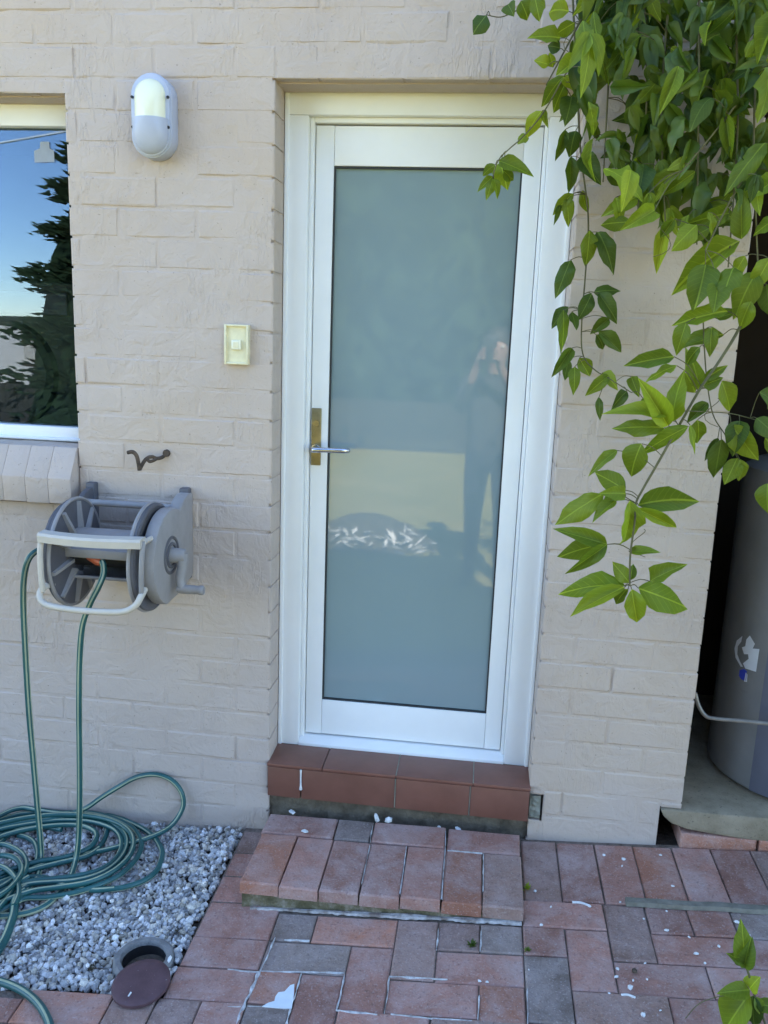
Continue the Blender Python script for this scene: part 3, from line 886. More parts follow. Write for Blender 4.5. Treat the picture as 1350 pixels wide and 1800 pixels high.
# cement smeared into some joints
def grout(pts, w, name="grout_line", base=None, lift=0.0026):
    P = smooth_path([gp(x, y, lift) for x, y in pts], 8)
    mb = MB()
    vs, fs = [], []
    for i, p_ in enumerate(P):
        t = (P[min(i + 1, len(P) - 1)] - P[max(i - 1, 0)]); t.z = 0; t.normalize()
        nrm = Vector((-t.y, t.x, 0))
        ww = w * max(0.12, 0.62 + 1.1 * noise.noise(Vector((p_.x * 38, p_.y * 38, 1.0)))) * (0.35 if i in (0, len(P) - 1) else 1)
        off = nrm * (0.3 * w * noise.noise(Vector((p_.x * 35, p_.y * 35, 4.0))))
        for s in (-1, -0.4, 0.4, 1):
            q = p_ + nrm * (ww * s * 0.5) + off
            vs.append((q.x, q.y, q.z - (0.004 if abs(s) == 1 else 0)))
    for i in range(len(P) - 1):
        for k in range(3):
            a = i * 4 + k
            fs.append((a, a + 1, a + 5, a + 4))
    return mb.add(vs, fs).build(name, 'joint_white', base or paving, smooth=True)
B_ = lambda x, y: (400 + x / 3, 1600 + y / 3)
C_ = lambda x, y: (800 + x * 550 / 1350, 1600 + y * 550 / 1350)
for pts, w in (([(250, 140), (215, 225), (170, 320)], .006), ([(170, 320), (130, 410), (85, 500), (45, 600)], .013), ([(0, 308), (90, 318), (165, 322)], .005),
               ([(170, 320), (300, 322), (450, 323), (615, 328)], .0055), ([(390, 328), (360, 430), (330, 520), (308, 600)], .0065), ([(618, 330), (598, 430), (575, 522)], .006),
               ([(570, 522), (620, 530), (700, 538), (790, 547)], .007), ([(300, 152), (370, 155), (432, 158)], .006), ([(852, 346), (960, 350), (1060, 356), (1160, 362)], .005),
               ([(852, 350), (845, 430), (825, 545)], .0055), ([(0, 508), (70, 508)], .005), ([(105, 503), (200, 508), (320, 518)], .0035), ([(860, 545), (960, 555), (1100, 570), (1290, 580)], .0055),
               ([(1112, 95), (1108, 160), (1100, 210)], .005)):
    grout([B_(*q) for q in pts], w)
for pts, w in (([(310, 335), (313, 410), (315, 490)], .005), ([(105, 365), (102, 420), (98, 470)], .004), ([(112, 85), (112, 130), (108, 175)], .006)):
    grout([C_(*q) for q in pts], w)
# white paint spilled on one half paver
sx = [gp(*B_(*q), 0.0030) for q in ((352, 388), (350, 440), (338, 517), (260, 514), (182, 506), (215, 487), (247, 478), (252, 455), (268, 432), (300, 428), (330, 395))]
base_z = Vector((0, 0, 0.0028))
smb = MB()
nS = len(sx)
smb.add(sx + [p_ - base_z for p_ in sx], [tuple(range(nS))] + [(i, (i + 1) % nS, nS + (i + 1) % nS, nS + i) for i in range(nS)])
smb.build("paint_spill", 'paint_spill', spill_paver)

# red bricks bedded under the concrete slab at the wall foot
for a, b, m in ((1.345, 1.575, 'paver_orange'), (1.582, 1.81, 'paver_orange'), (1.816, 2.04, 'paver_red')):
    block("paver", a, b, 0.006 + (a - 1.3) * .05, 0.062, -0.012, 0.12, m, paving, 0.005, 0.004, 0.002)

# ------------------------------------------------------------------ brick step
step = empty("brick_step", (0.43, -0.21, -0.05), "low red brick step with mossy base below the door sill", "step")
zs = lambda x, y: 0.0 + 0.02 * x - 0.004
def sb(x0, x1, y1, y0, m):
    g = 0.0015
    o = paver("brick", [(x0 + g, y0 + g), (x1 - g, y0 + g), (x1 - g, y1 - g), (x0 + g, y1 - g)], 0.038, m, step, ztop=zs, ch=0.005, cd=0.004, jit=0.0018)
    return o
for a, b, m in ((0.012, 0.245, 'paver_red'), (0.247, 0.364, 'paver_dark'), (0.368, 0.604, 'paver_red'), (0.608, 0.839, 'paver_red')):
    sb(a, b, -0.030, -0.143, m)
for k in range(7):
    sb(0.017 + 0.1177 * k, 0.017 + 0.1177 * (k + 1) - 0.001, -0.147, -0.400 - random.uniform(-.003, .003), ['paver_orange', 'paver_red', 'paver_red', 'paver_red', 'paver_red', 'paver_orange', 'paver_brown'][k])
bs = MB()
rough_box(bs, 0.022, 0.834, -0.386, -0.036, -0.13, -0.020, 90, 12, 0.007, 4.0)
bs.build("mortar_base", 'moss', step, smooth=60)
def sgrout(pts, w):
    """white grout on the step's top"""
    z4 = lambda x, y: (400 + x / 2.25, 1260 + y / 2.25)
    P = []
    for q in pts:
        d = ray(*z4(*q))
        n = Vector((-0.02, 0, 1)); t = ((-0.004 + 0.0012) - n.dot(CAM)) / n.dot(d)
        P.append(CAM + d * t)
    P = smooth_path(P, 6)
    vs, fs = [], []
    for i, p_ in enumerate(P):
        t = (P[min(i + 1, len(P) - 1)] - P[max(i - 1, 0)]); t.z = 0; t.normalize()
        nrm = Vector((-t.y, t.x, 0))
        ww = w * max(0.1, 0.6 + 1.1 * noise.noise(Vector((p_.x * 40, p_.y * 40, 2.0))))
        for s in (-1, -0.4, 0.4, 1):
            q = p_ + nrm * (ww * s * 0.5)
            vs.append((q.x, q.y, q.z - (0.005 if abs(s) == 1 else 0)))
    for i in range(len(P) - 1):
        for k in range(3):
            a = i * 4 + k
            fs.append((a, a + 1, a + 5, a + 4))
    MB().add(vs, fs).build("grout_line", 'joint_white', step, smooth=True)
for pts, w in (([(707, 512), (695, 610), (681, 700)], .0055), ([(862, 450), (861, 520), (853, 620), (846, 722)], .006), ([(1012, 540), (1012, 610), (1011, 690)], .0055),
               ([(870, 527), (940, 532), (1008, 538)], .0045), ([(563, 505), (545, 590), (530, 660)], .004), ([(575, 430), (568, 460), (564, 497)], .004)):
    sgrout(pts, w)
fb = MB()
vs, fs = [], []
nS_ = 90
for i in range(nS_ + 1):
    x = 0.05 + 0.785 * i / nS_
    a_ = 0.5 + noise.noise(Vector((x * 9, 3, 0)))
    w = 0.001 + 0.010 * max(0, a_ * (0.1 + 1.1 * x)) + 0.005 * noise.noise(Vector((x * 60, 1, 0))) + 0.004 * noise.noise(Vector((x * 140, 9, 0)))
    z = zg(x, -0.41)
    hgt = 0.002 + 0.009 * max(0, a_) * x
    for (dy, dz) in ((0.008, hgt), (0.0, hgt * .8), (-w * .6, 0.0045), (-w, -0.002)):
        vs.append((x, -0.398 + dy, z + dz))
for i in range(nS_):
    for k in range(3):
        a = i * 4 + k
        fs.append((a, a + 1, a + 5, a + 4))
fb.add(vs, fs).build("mortar_smear", 'smear', step, smooth=True)

# ------------------------------------------------------------------ gravel bed
DCX, DCY = gp(253, 1686, 0.004).xy
def gravel():
    phi = (1 + 5 ** 0.5) / 2
    ico = np.array([(-1, phi, 0), (1, phi, 0), (-1, -phi, 0), (1, -phi, 0), (0, -1, phi), (0, 1, phi), (0, -1, -phi), (0, 1, -phi), (phi, 0, -1), (phi, 0, 1), (-phi, 0, -1), (-phi, 0, 1)]) / 1.9
    tri = np.array([(0, 11, 5), (0, 5, 1), (0, 1, 7), (0, 7, 10), (0, 10, 11), (1, 5, 9), (5, 11, 4), (11, 10, 2), (10, 7, 6), (7, 1, 8), (3, 9, 4), (3, 4, 2), (3, 2, 6), (3, 6, 8), (3, 8, 9), (4, 9, 5), (2, 4, 11), (6, 2, 10), (8, 6, 7), (9, 8, 1)])
    V_, F_, C_c = [], [], []
    n = 0
    cnt = 0
    while cnt < 12500:
        x = rng.uniform(-1.25, -0.086); y = rng.uniform(-0.75, -0.006)
        if y < -0.722 - (0.02 if x < -0.40 else -0.008 * math.sin(x * 40)):
            continue
        if (x - DCX) ** 2 + (y - DCY) ** 2 < 0.083 ** 2:
            continue
        s = rng.uniform(0.0050, 0.0108) * (1.35 if rng.random() < 0.10 else 1)
        if x > -0.086 - s * 0.6 and rng.random() < .6:
            continue
        sc = np.array([1, rng.uniform(0.6, 1.0), rng.uniform(0.45, 0.8)]) * s * 1.15
        q = rng.normal(size=4); q /= np.linalg.norm(q)
        w, a, b, c = q
        R = np.array([[1 - 2 * (b * b + c * c), 2 * (a * b - c * w), 2 * (a * c + b * w)], [2 * (a * b + c * w), 1 - 2 * (a * a + c * c), 2 * (b * c - a * w)], [2 * (a * c - b * w), 2 * (b * c + a * w), 1 - 2 * (a * a + b * b)]])
        jit = 1 + rng.uniform(-0.22, 0.22, size=(12, 1))
        layer = cnt / 12500
        pts = (ico * jit * sc) @ R.T + np.array([x, y, zg(x, y) - 0.020 + 0.020 * layer + rng.uniform(-.003, .004)])
        V_.append(pts); F_.append(tri + n); n += 12
        g = rng.choice([0.28, 0.40, 0.52, 0.62, 0.73, 0.84], p=[.20, .25, .24, .17, .10, .04]) * rng.uniform(.85, 1.15)
        tint = np.array([1.03, 1.0, 0.99]) if rng.random() < .7 else np.array([1.10, 1.0, 0.86])
        C_c.append(np.repeat([np.append(g * tint, 1)], 12, axis=0))
        cnt += 1
    V_ = np.concatenate(V_); F_ = np.concatenate(F_); Cc = np.concatenate(C_c)
    me = bpy.data.meshes.new("gravel")
    me.from_pydata(V_.tolist(), [], F_.tolist())
    at_ = me.color_attributes.new("tint", 'FLOAT_COLOR', 'POINT')
    at_.data.foreach_set("color", Cc.astype(np.float32).ravel())
    me.materials.append(MAT['gravel'])
    o = bpy.data.objects.new("gravel", me)
    COL.objects.link(o)
    return tag(o, "grey crushed stone gravel in the bed below the hose reel", "gravel", kind="stuff")
gravel()

def chip(name, loc, size, mat, label, cat, group=None, flat=0.5, seed=0):
    r_ = random.Random(seed)
    bm = bmesh.new()
    bmesh.ops.create_icosphere(bm, subdivisions=1, radius=1.0)
    rot = Matrix.Rotation(r_.uniform(0, 6.28), 3, 'Z')
    sx_, sy_ = r_.uniform(0.8, 1.3), r_.uniform(0.55, 0.95)
    for v in bm.verts:
        v.co *= r_.uniform(0.72, 1.18)
        v.co = rot @ Vector((v.co.x * size * sx_, v.co.y * size * sy_, v.co.z * size * flat))
    me = bpy.data.meshes.new(name)
    bm.to_mesh(me); bm.free()
    me.materials.append(MAT[mat])
    o = bpy.data.objects.new(name, me)
    o.location = (loc[0], loc[1], loc[2] + size * flat * 0.7)
    COL.objects.link(o)
    return tag(o, label, cat, group)
# pale stones among the gravel
for i, (px, py, s, lb) in enumerate(((116, 1582, 0.019, "large white stone at the front edge of the coiled hose"), (393, 1503, 0.017, "white stone in the gravel next to the paver edge"), (374, 1530, 0.012, "second white stone by the paver edge, nearer the wall hose loop"),
                                 (288, 1525, 0.013, "white stone touching the right end of the hose coil"), (271, 1452, 0.014, "white stone against the wall inside the raised hose loop"), (298, 1690, 0.012, "white stone leaning on the drain rim"),
                                 (203, 1652, 0.013, "pale stone behind the drain opening in the gravel"), (155, 1700, 0.010, "pale stone in the gravel left of the drain"), (52, 1665, 0.011, "pale yellowish stone in the gravel at the far left"))):
    p_ = gp(px, py, 0.006)
    chip("pebble", p_, s, 'plaster', lb, "stone", "pale stones in the gravel", 0.7, i + 40)
# plaster shards on the back of the step
for i, (px, py, s, lb) in enumerate(((513, 1426, 0.016, "flat white plaster shard at the left end behind the step"), (663, 1436, 0.017, "white plaster shard upright under the middle of the door sill"), (684, 1438, 0.013, "white plaster shard right beside the upright middle one"),
                                 (772, 1452, 0.010, "small white plaster shard right of centre behind the step"), (806, 1454, 0.014, "long white plaster shard near the right end of the sill"), (536, 1460, 0.015, "thin white flake lying on the back left step brick"))):
    d = ray(px, py); t = (0.004 - CAM.z) / d.z
    q = CAM + d * t
    chip("plaster_shard", (q.x, min(q.y, -0.02), 0.0), s, 'plaster', lb, "debris", "plaster shards on the step", 0.9 if i in (1, 2) else 0.25, i + 70)
# crumbs of plaster scattered over the pavers
D_ = lambda x, y: (900 + x / 3, 1440 + y / 3)
crumbs = [(D_(485, 192), .006), (D_(588, 215), .008), (D_(580, 250), .005), (D_(783, 192), .006), (D_(848, 355), .005), (D_(122, 382), .006), (D_(205, 465), .005), (D_(410, 462), .006), (D_(570, 440), .004), (D_(815, 487), .004), (D_(695, 528), .004), (D_(155, 558), .005),
          (C_(912, 90), .007), (C_(1040, 190), .0065), (C_(1078, 230), .005), (C_(1010, 118), .005), (C_(1138, 158), .005), (C_(755, 338), .011), (C_(768, 305), .005), (C_(828, 300), .004), (C_(700, 255), .006), (C_(696, 290), .006), (C_(665, 360), .004), (C_(138, 312), .006), (C_(105, 308), .006), (C_(810, 455), .008), (C_(885, 435), .004), (C_(1265, 112), .006), (C_(1215, 55), .010), (C_(820, 230), .004), (C_(372, 66), .006), (C_(318, 258), .003)]
for i, ((px, py), s) in enumerate(crumbs):
    chip("plaster_crumb", gp(px, py, 0.001), s, 'plaster', "white plaster crumb lying on the red pavers", "debris", "plaster crumbs on the paving", 0.55, i + 100)
chip("dirt_clod", gp(*C_(775, 268), 0.001), 0.011, 'rust', "dark clod of dirt between the pavers right of the step", "debris", None, 0.5, 3)
for px, py, x2, y2, s, lb in ((1006, 1586, 1036, 1592, .0035, "thin white paint flake below the first right hand pavers"), (1092, 1749, 1117, 1754, .003, "thin white flake on the pavers in front of the plaster lump")):
    a, b = gp(px, py, 0.003), gp(x2, y2, 0.003)
    mb = MB().tube(smooth_path([a, (a + b) / 2 + Vector((0, .003, 0.002)), b], 4), s, 6)
    tag(mb.build("paint_flake", 'plaster', smooth=True), lb, "debris")

# stick lying on the pavers
a, b = gp(1100, 1585, 0.008), gp(1350, 1599, 0.008)
b = a + (b - a) * 1.5
tdir = (b - a).normalized()
stk = MB()
P = [a + (b - a) * (i / 14) + Vector((0, 0.0015 * math.sin(i * 1.3), 0)) for i in range(15)]
nrm = Vector((-tdir.y, tdir.x, 0))
vs, fs = [], []
for i, p_ in enumerate(P):
    for (s, h) in ((-0.013, -0.006), (0.013, -0.006), (0.012, 0.006), (-0.011, 0.007)):
        vs.append(p_ + nrm * s + Vector((0, 0, h)) + Vector((0, random.uniform(-.0007, .0007), random.uniform(-.0007, .0007))))
for i in range(14):
    for k in range(4):
        fs.append((i * 4 + k, i * 4 + (k + 1) % 4, i * 4 + 4 + (k + 1) % 4, i * 4 + 4 + k))
fs += [(3, 2, 1, 0), (56, 57, 58, 59)]
tag(stk.add(vs, fs).build("timber_batten", 'wood'), "thin grey timber batten lying across the pavers at the right", "batten")

# ------------------------------------------------------------------ drain and its lid
DC = gp(253, 1686, 0.004)
drain = empty("drain_pipe", DC, "open round drain pipe set in the gravel corner", "drain")
MB().lathe([(0.0585, -0.16), (0.0575, -0.004)], DC, 'z', 40).build("bore", 'black_plastic', drain, smooth=40)  # black inner wall puts the hole's shade into its colour
MB().lathe([(0.059, -0.03), (0.058, 0.004), (0.062, 0.010), (0.074, 0.010), (0.080, 0.004), (0.083, -0.02), (0.083, -0.10)], DC, 'z', 40).build("rim", 'drain_ring', drain, smooth=40)
MB().lathe([(0.0, -0.15), (0.057, -0.15)], DC, 'z', 24).build("silt", 'soil', drain)
for k in range(7):
    a_ = k * 2.4
    p_ = DC + Vector((0.03 * math.cos(a_) * (k % 3) / 2, 0.03 * math.sin(a_), -0.145))
    mb = MB(); bm = bmesh.new(); bmesh.ops.create_icosphere(bm, subdivisions=1, radius=0.013)
    bm.verts.index_update(); mb.add([v.co * random.uniform(.7, 1.2) + p_ for v in bm.verts], [[v.index for v in f.verts] for f in bm.faces]); bm.free()
    mb.build("wet_pebble", 'drain_ring', drain)
LC = gp(248, 1727, 0.016)
lid = empty("drain_cover", LC, "round maroon drain cover pulled off its drain onto the pavers", "drain cover")
LR = Matrix.Translation(LC) @ Matrix.Rotation(math.radians(5), 4, 'X') @ Matrix.Rotation(math.radians(-4), 4, 'Y')
lm = MB().lathe([(0.0, 0.006), (0.055, 0.006), (0.071, 0.005), (0.0745, 0.002), (0.0745, -0.006), (0.066, -0.008), (0.0, -0.008)], (0, 0, 0), 'z', 48)
lm.v = [LR @ v for v in lm.v]
lm.build("disc", 'drain_lid', lid, smooth=40)
lm = MB().tube([(-0.012, -0.050, 0.0062), (-0.010, -0.038, 0.0066)], 0.0022, 6)
lm.v = [LR @ v for v in lm.v]
lm.build("scratch_mark", 'plaster', lid)

# ------------------------------------------------------------------ concrete slab and water heater in the alcove
slab = MB()
outl = [(1.274, 0.136), (2.34, 0.150), (2.34, 0.062), (1.62, 0.058), (1.45, 0.064), (1.36, 0.074), (1.31, 0.090), (1.285, 0.112)]
bm = bmesh.new()
vs0 = [bm.verts.new((x, -0.006, z)) for x, z in outl]
f0 = bm.faces.new(vs0)
rr = bmesh.ops.extrude_face_region(bm, geom=[f0])
for g_ in rr['geom']:
    if isinstance(g_, bmesh.types.BMVert): g_.co.y = 0.94
bmesh.ops.recalc_face_normals(bm, faces=list(bm.faces))
bmesh.ops.bevel(bm, geom=list(bm.edges), offset=0.006, segments=2, affect='EDGES', profile=0.5)
bmesh.ops.triangulate(bm, faces=list(bm.faces))
bmesh.ops.subdivide_edges(bm, edges=[e_ for e_ in bm.edges if e_.calc_length() > 0.09], cuts=2, use_grid_fill=True)
for v in bm.verts:
    v.co += Vector((0, 1, .6)) * 0.0035 * noise.noise(v.co * 14)
bm.verts.index_update()
slab.add([v.co for v in bm.verts], [[v.index for v in f.verts] for f in bm.faces]); bm.free()
tag(slab.build("concrete_slab", 'concrete', smooth=40), "rough concrete slab with a broken edge carrying the water heater", "slab")
TC = Vector((1.79, 0.335, 0.147))
heater = empty("water_heater", TC, "grey cylindrical water heater standing on the concrete slab", "water heater")
tk = MB().lathe([(0.0, 0.004), (0.278, 0.004), (0.285, 0.012), (0.285, 1.02), (0.278, 1.05), (0.24, 1.075), (0.0, 1.085)], TC, 'z', 72)
tank = tk.build("tank", 'tank', heater, smooth=40)
hp = MB()
a0, a1 = math.radians(224), math.radians(300)
hp.lathe([(0.28, 0.010), (0.292, 0.010), (0.294, 0.014), (0.294, 0.98), (0.292, 0.985), (0.28, 0.985)], TC, 'z', 24, a0, a1)
hp.build("front_panel", 'tank_panel', heater, smooth=40)
def on_tank(px, py, r=0.2858):
    d = ray(px, py); o_ = CAM - TC
    A_ = d.x ** 2 + d.y ** 2; B2 = 2 * (o_.x * d.x + o_.y * d.y); C2 = o_.x ** 2 + o_.y ** 2 - r * r
    disc = B2 * B2 - 4 * A_ * C2
    t = (-B2 - math.sqrt(max(disc, 0))) / (2 * A_)
    return CAM + d * t
def patch(name, px_poly, mat):
    mb = MB()
    pts = [on_tank(*q, r=0.2866) for q in px_poly]
    mb.add(pts, [tuple(range(len(pts)))])
    return mb.build(name, mat, tank)
patch("torn_label", [(1318, 1117), (1327, 1132), (1323, 1140), (1335, 1141), (1329, 1181), (1310, 1175), (1306, 1166), (1316, 1158), (1315, 1150), (1308, 1150), (1304, 1138), (1310, 1136), (1312, 1124)], 'label_white')
patch("torn_label", [(1305, 1118), (1303, 1128), (1297, 1136), (1296, 1150), (1301, 1163), (1306, 1172), (1302, 1172), (1293, 1156), (1291, 1140), (1295, 1126)], 'label_white')
patch("torn_label", [(1300, 1178), (1308, 1176), (1313, 1180), (1311, 1198), (1303, 1194), (1299, 1188)], 'label_blue')
patch("torn_label", [(1311, 1182), (1314, 1186), (1313, 1199), (1308, 1198)], 'label_white')
pp = MB()
pp.tube(smooth_path([at(1222, 1218, 0.06), at(1228, 1240, 0.055), at(1240, 1258, 0.05), at(1256, 1263, 0.045), at(1300, 1267, 0.03), at(1350, 1272, 0.02), at(1420, 1280, 0.02)], 6), 0.0062, 12)
pp.build("pipe", 'pipe', heater, smooth=True)

# ------------------------------------------------------------------ wall lamp
LX, LZ = -0.345, 2.157
lamp = empty("wall_lamp", (LX, 0, LZ), "oval grey bulkhead wall lamp with yellowed lens and eyelid hood", "lamp")
def stadium(hw, hh, n=14):
    pts = []
    for i in range(n + 1):
        a = math.pi * i / n
        pts.append((hw * math.cos(a), hh - hw + hw * math.sin(a)))
    for i in range(n + 1):
        a = math.pi + math.pi * i / n
        pts.append((hw * math.cos(a), -(hh - hw) + hw * math.sin(a)))
    return pts
fr = lambda u, v, w: Vector((LX + u, -w, LZ + v))
MB().prism(stadium(0.060, 0.113), 0.052, fr, 0.003).build("base", 'lamp_body', lamp, smooth=40)
MB().prism(stadium(0.0565, 0.109), 0.006, lambda u, v, w: Vector((LX + u, -0.0525 - w, LZ + v)), 0.002).build("flange", 'lamp_body', lamp, smooth=40)
def dome(hw, hh, depth, y0, zlo, zhi, n=14, rings=8):
    mb = MB()
    vs, fs = [], []
    out = stadium(1, hh / hw, n)
    rings_l = []
    for r in range(rings + 1):
        t = r / rings
        s = math.cos(t * math.pi / 2); d = depth * math.sin(t * math.pi / 2)
        rings_l.append([(u * hw * (s if s > .02 else .02), (v * hw) * (s * 0.5 + 0.5 * s if s > .02 else .02), d) for u, v in out])
    for rr_ in rings_l:
        for u, v, d in rr_:
            vs.append(Vector((LX + u, y0 - d, LZ + max(zlo, min(zhi, v)))))
    m = len(out)
    for r in range(rings):
        for k in range(m):
            k2 = (k + 1) % m
            fs.append((r * m + k, r * m + k2, (r + 1) * m + k2, (r + 1) * m + k))
    fs.append(tuple(rings * m + k for k in range(m)))
    mb.add(vs, fs)
    return mb
dome(0.0445, 0.096, 0.034, -0.058, -0.014, 1.0).build("lens", 'lamp_lens', lamp, smooth=50)
dome(0.052, 0.105, 0.040, -0.0575, -1.0, -0.010).build("hood", 'lamp_body', lamp, smooth=50)
for sx_ in (-1, 1):
    for sz in (0.047, -0.032):
        MB().lathe([(0.0, -0.0635), (0.0035, -0.0635), (0.0042, -0.0615), (0.0042, -0.058)], (LX + sx_ * 0.0525, 0, LZ + sz), 'y', 10).build("screw", 'black_plastic', lamp)

# ------------------------------------------------------------------ doorbell
bell = empty("doorbell", (-0.107, 0, 1.529), "yellowed cream doorbell push on the wall left of the door", "doorbell")
bx, bz = -0.107, 1.529
bm_ = MB()
bm_.box(bx - .037, bx - .031, -0.022, 0.002, bz - .059, bz + .059, 0.0015).box(bx + .031, bx + .037, -0.022, 0.002, bz - .059, bz + .059, 0.0015)
bm_.box(bx - .031, bx + .031, -0.0215, 0.002, bz + .053, bz + .0588, 0.0015).box(bx - .031, bx + .031, -0.0215, 0.002, bz - .0588, bz - .053, 0.0015)
bm_.build("rim", 'bell', bell, smooth=40)
MB().box(bx - .031, bx + .031, -0.013, 0.001, bz - .053, bz + .053).build("plate", 'bell', bell)
bt = MB().box(bx - .0145, bx + .0145, -0.0245, -0.0131, bz - .015, bz + .013, 0.003).build("button", 'bell_button', bell, smooth=40)
MB().box(bx - .008, bx + .008, -0.0255, -0.0246, bz - .009, bz + .007, 0.0003).build("button_inset", 'bell', bt)

# ------------------------------------------------------------------ bent iron hook above the reel
R2 = lambda x, y: (x / 2.7, 740 + y / 2.7)
hook = empty("iron_hook", at(292, 795, 0), "bent rusty iron pipe hook sticking out of the wall above the reel", "hook")
hk = MB()
hk.tube(smooth_path([at(*R2(792, 152), 0.01), at(*R2(770, 172), -0.012), at(*R2(745, 178), -0.022), at(*R2(722, 170), -0.03), at(*R2(700, 176), -0.04), at(*R2(682, 195), -0.048), at(*R2(662, 232), -0.055)], 5), 0.0058, 10)
hk.tube(smooth_path([at(*R2(662, 234), -0.055), at(*R2(657, 200), -0.058), at(*R2(648, 165), -0.06), at(*R2(630, 147), -0.06), at(*R2(606, 150), -0.058)], 5), 0.0062, 10)
hk.tube(smooth_path([at(*R2(700, 176), -0.04), at(*R2(708, 192), -0.042), at(*R2(728, 188), -0.034), at(*R2(742, 180), -0.026)], 5), 0.0052, 10)
hk.build("pipe", 'rust', hook, smooth=True)
MB().lathe([(0.0, -0.010), (0.010, -0.010), (0.012, -0.004), (0.012, 0.004)], at(*R2(792, 152), 0.0), 'y', 12).build("flange", 'rust', hook, smooth=40)

# ------------------------------------------------------------------ hose reel
RC = Vector((-0.43, -0.20, 0.905))
reel = empty("hose_reel", (-0.43, 0, 0.79), "grey wall mounted hose reel with cream guide bar and crank", "hose reel")
XLD, XRD = -0.548, -0.312
def disc(x, side):
    mb = MB()
    prof = [(0.055, 0.0), (0.060, 0.004 * side), (0.148, 0.014 * side), (0.153, 0.016 * side), (0.160, 0.012 * side), (0.161, 0.004 * side), (0.160, -0.004 * side), (0.150, -0.004 * side), (0.06, -0.010 * side), (0.04, -0.010 * side)]
    mb.lathe(prof, (x, RC.y, RC.z), 'x', 56)
    return mb
ld = disc(XLD, -1).build("side_disc", 'dark_plastic', reel, smooth=40)
rd = disc(XRD, 1).build("side_disc", 'dark_plastic', reel, smooth=40)
for par, x, s in ((ld, XLD, 1), (rd, XRD, -1)):
    for k in range(10):
        a = 2 * math.pi * k / 10 + 0.2
        d = Vector((0, math.cos(a), math.sin(a))); t = Vector((0, -math.sin(a), math.cos(a)))
        c = Vector((x, RC.y, RC.z))
        vs = []
        for r_, h in ((0.058, 0.026), (0.152, 0.012)):
            for w, hh in ((-0.008, -0.006), (-0.005, h), (0.005, h), (0.008, -0.006)):
                vs.append(c + d * r_ + t * w + Vector((hh * s, 0, 0)))
        MB().add(vs, [(0, 1, 5, 4), (1, 2, 6, 5), (2, 3, 7, 6), (0, 3, 2, 1), (4, 5, 6, 7)]).build("rib", 'grey_plastic', par)
    mb = MB()
    ring = [Vector((x + 0.001 * s, RC.y + 0.160 * math.cos(a), RC.z + 0.160 * math.sin(a))) for a in [2 * math.pi * i / 56 for i in range(57)]]
    mb.tube(ring, 0.0058, 8, caps=False)
    mb.build("rim", 'grey_plastic', par, smooth=True)
# drum: an open barrel, its lower front left out where the hose goes in
dm = MB()
A0, A1 = math.radians(205), math.radians(205 + 300)
# angle 0 = +y(wall side), 90 = up, 180 = front
oa0, oa1 = math.radians(-158), math.radians(158)
dm.lathe([(0.074, XLD), (0.074, XRD)], (0, RC.y, RC.z), 'x', 40, math.radians(-112), math.radians(172))
dm.lathe([(0.068, XLD), (0.068, XRD)], (0, RC.y, RC.z), 'x', 40, math.radians(-112), math.radians(172))
dm.box(XLD, XRD, RC.y - 0.079, RC.y - 0.066, RC.z + 0.004, RC.z + 0.030, 0.002)
dm.build("drum", 'grey_plastic', reel, smooth=40)
MB().lathe([(0.030, XLD), (0.030, XRD)], (0, RC.y, RC.z - 0.01), 'x', 24).build("axle", 'black_plastic', reel, smooth=40)
MB().tube([(XLD, RC.y - 0.05, RC.z - 0.062), (XRD, RC.y - 0.05, RC.z - 0.062)], 0.006, 8).build("drum_bar", 'grey_plastic', reel, smooth=True)
hc = at(172, 985, -0.26)
MB().tube([hc + Vector((-0.03, 0.012, 0.008)), hc, hc + Vector((0.016, -0.008, -0.004))], [0.013, 0.015, 0.011], 12).build("hose_connector", 'orange_plastic', reel, smooth=40)
# side housings / arms
def arm(x0, x1, name, mat):
    pts = [(0.0, 1.066), (-0.035, 1.070), (-0.075, 1.060)]
    for i in range(15):
        a = math.radians(62 + i * 13.5)
        pts.append((RC.y + 0.02 - 0.0 + 0.145 * math.cos(a) * 1.0, RC.z + 0.0 + 0.145 * math.sin(a)))
    pts += [(-0.08, 0.775), (-0.035, 0.790), (0.0, 0.80)]
    pts = [(u, v) for u, v in pts]
    mb = MB().prism(pts, x1 - x0, lambda u, v, w: Vector((x0 + w, u, v)), 0.008)
    return mb.build(name, mat, reel, smooth=40)
ra = arm(-0.292, -0.252, "side_housing", 'grey_plastic')
la = arm(-0.592, -0.572, "side_housing", 'dark_plastic')
MB().box(-0.290, -0.258, -0.028, 0.003, 0.785, 1.082, 0.006).build("wall_bracket", 'dark_plastic', reel, smooth=40)
MB().box(-0.598, -0.566, -0.028, 0.003, 0.785, 1.082, 0.006).build("wall_bracket", 'dark_plastic', reel, smooth=40)
MB().tube([(-0.582, -0.075, 1.030), (-0.272, -0.075, 1.030)], 0.011, 10).build("cross_bar", 'grey_plastic', reel, smooth=True)
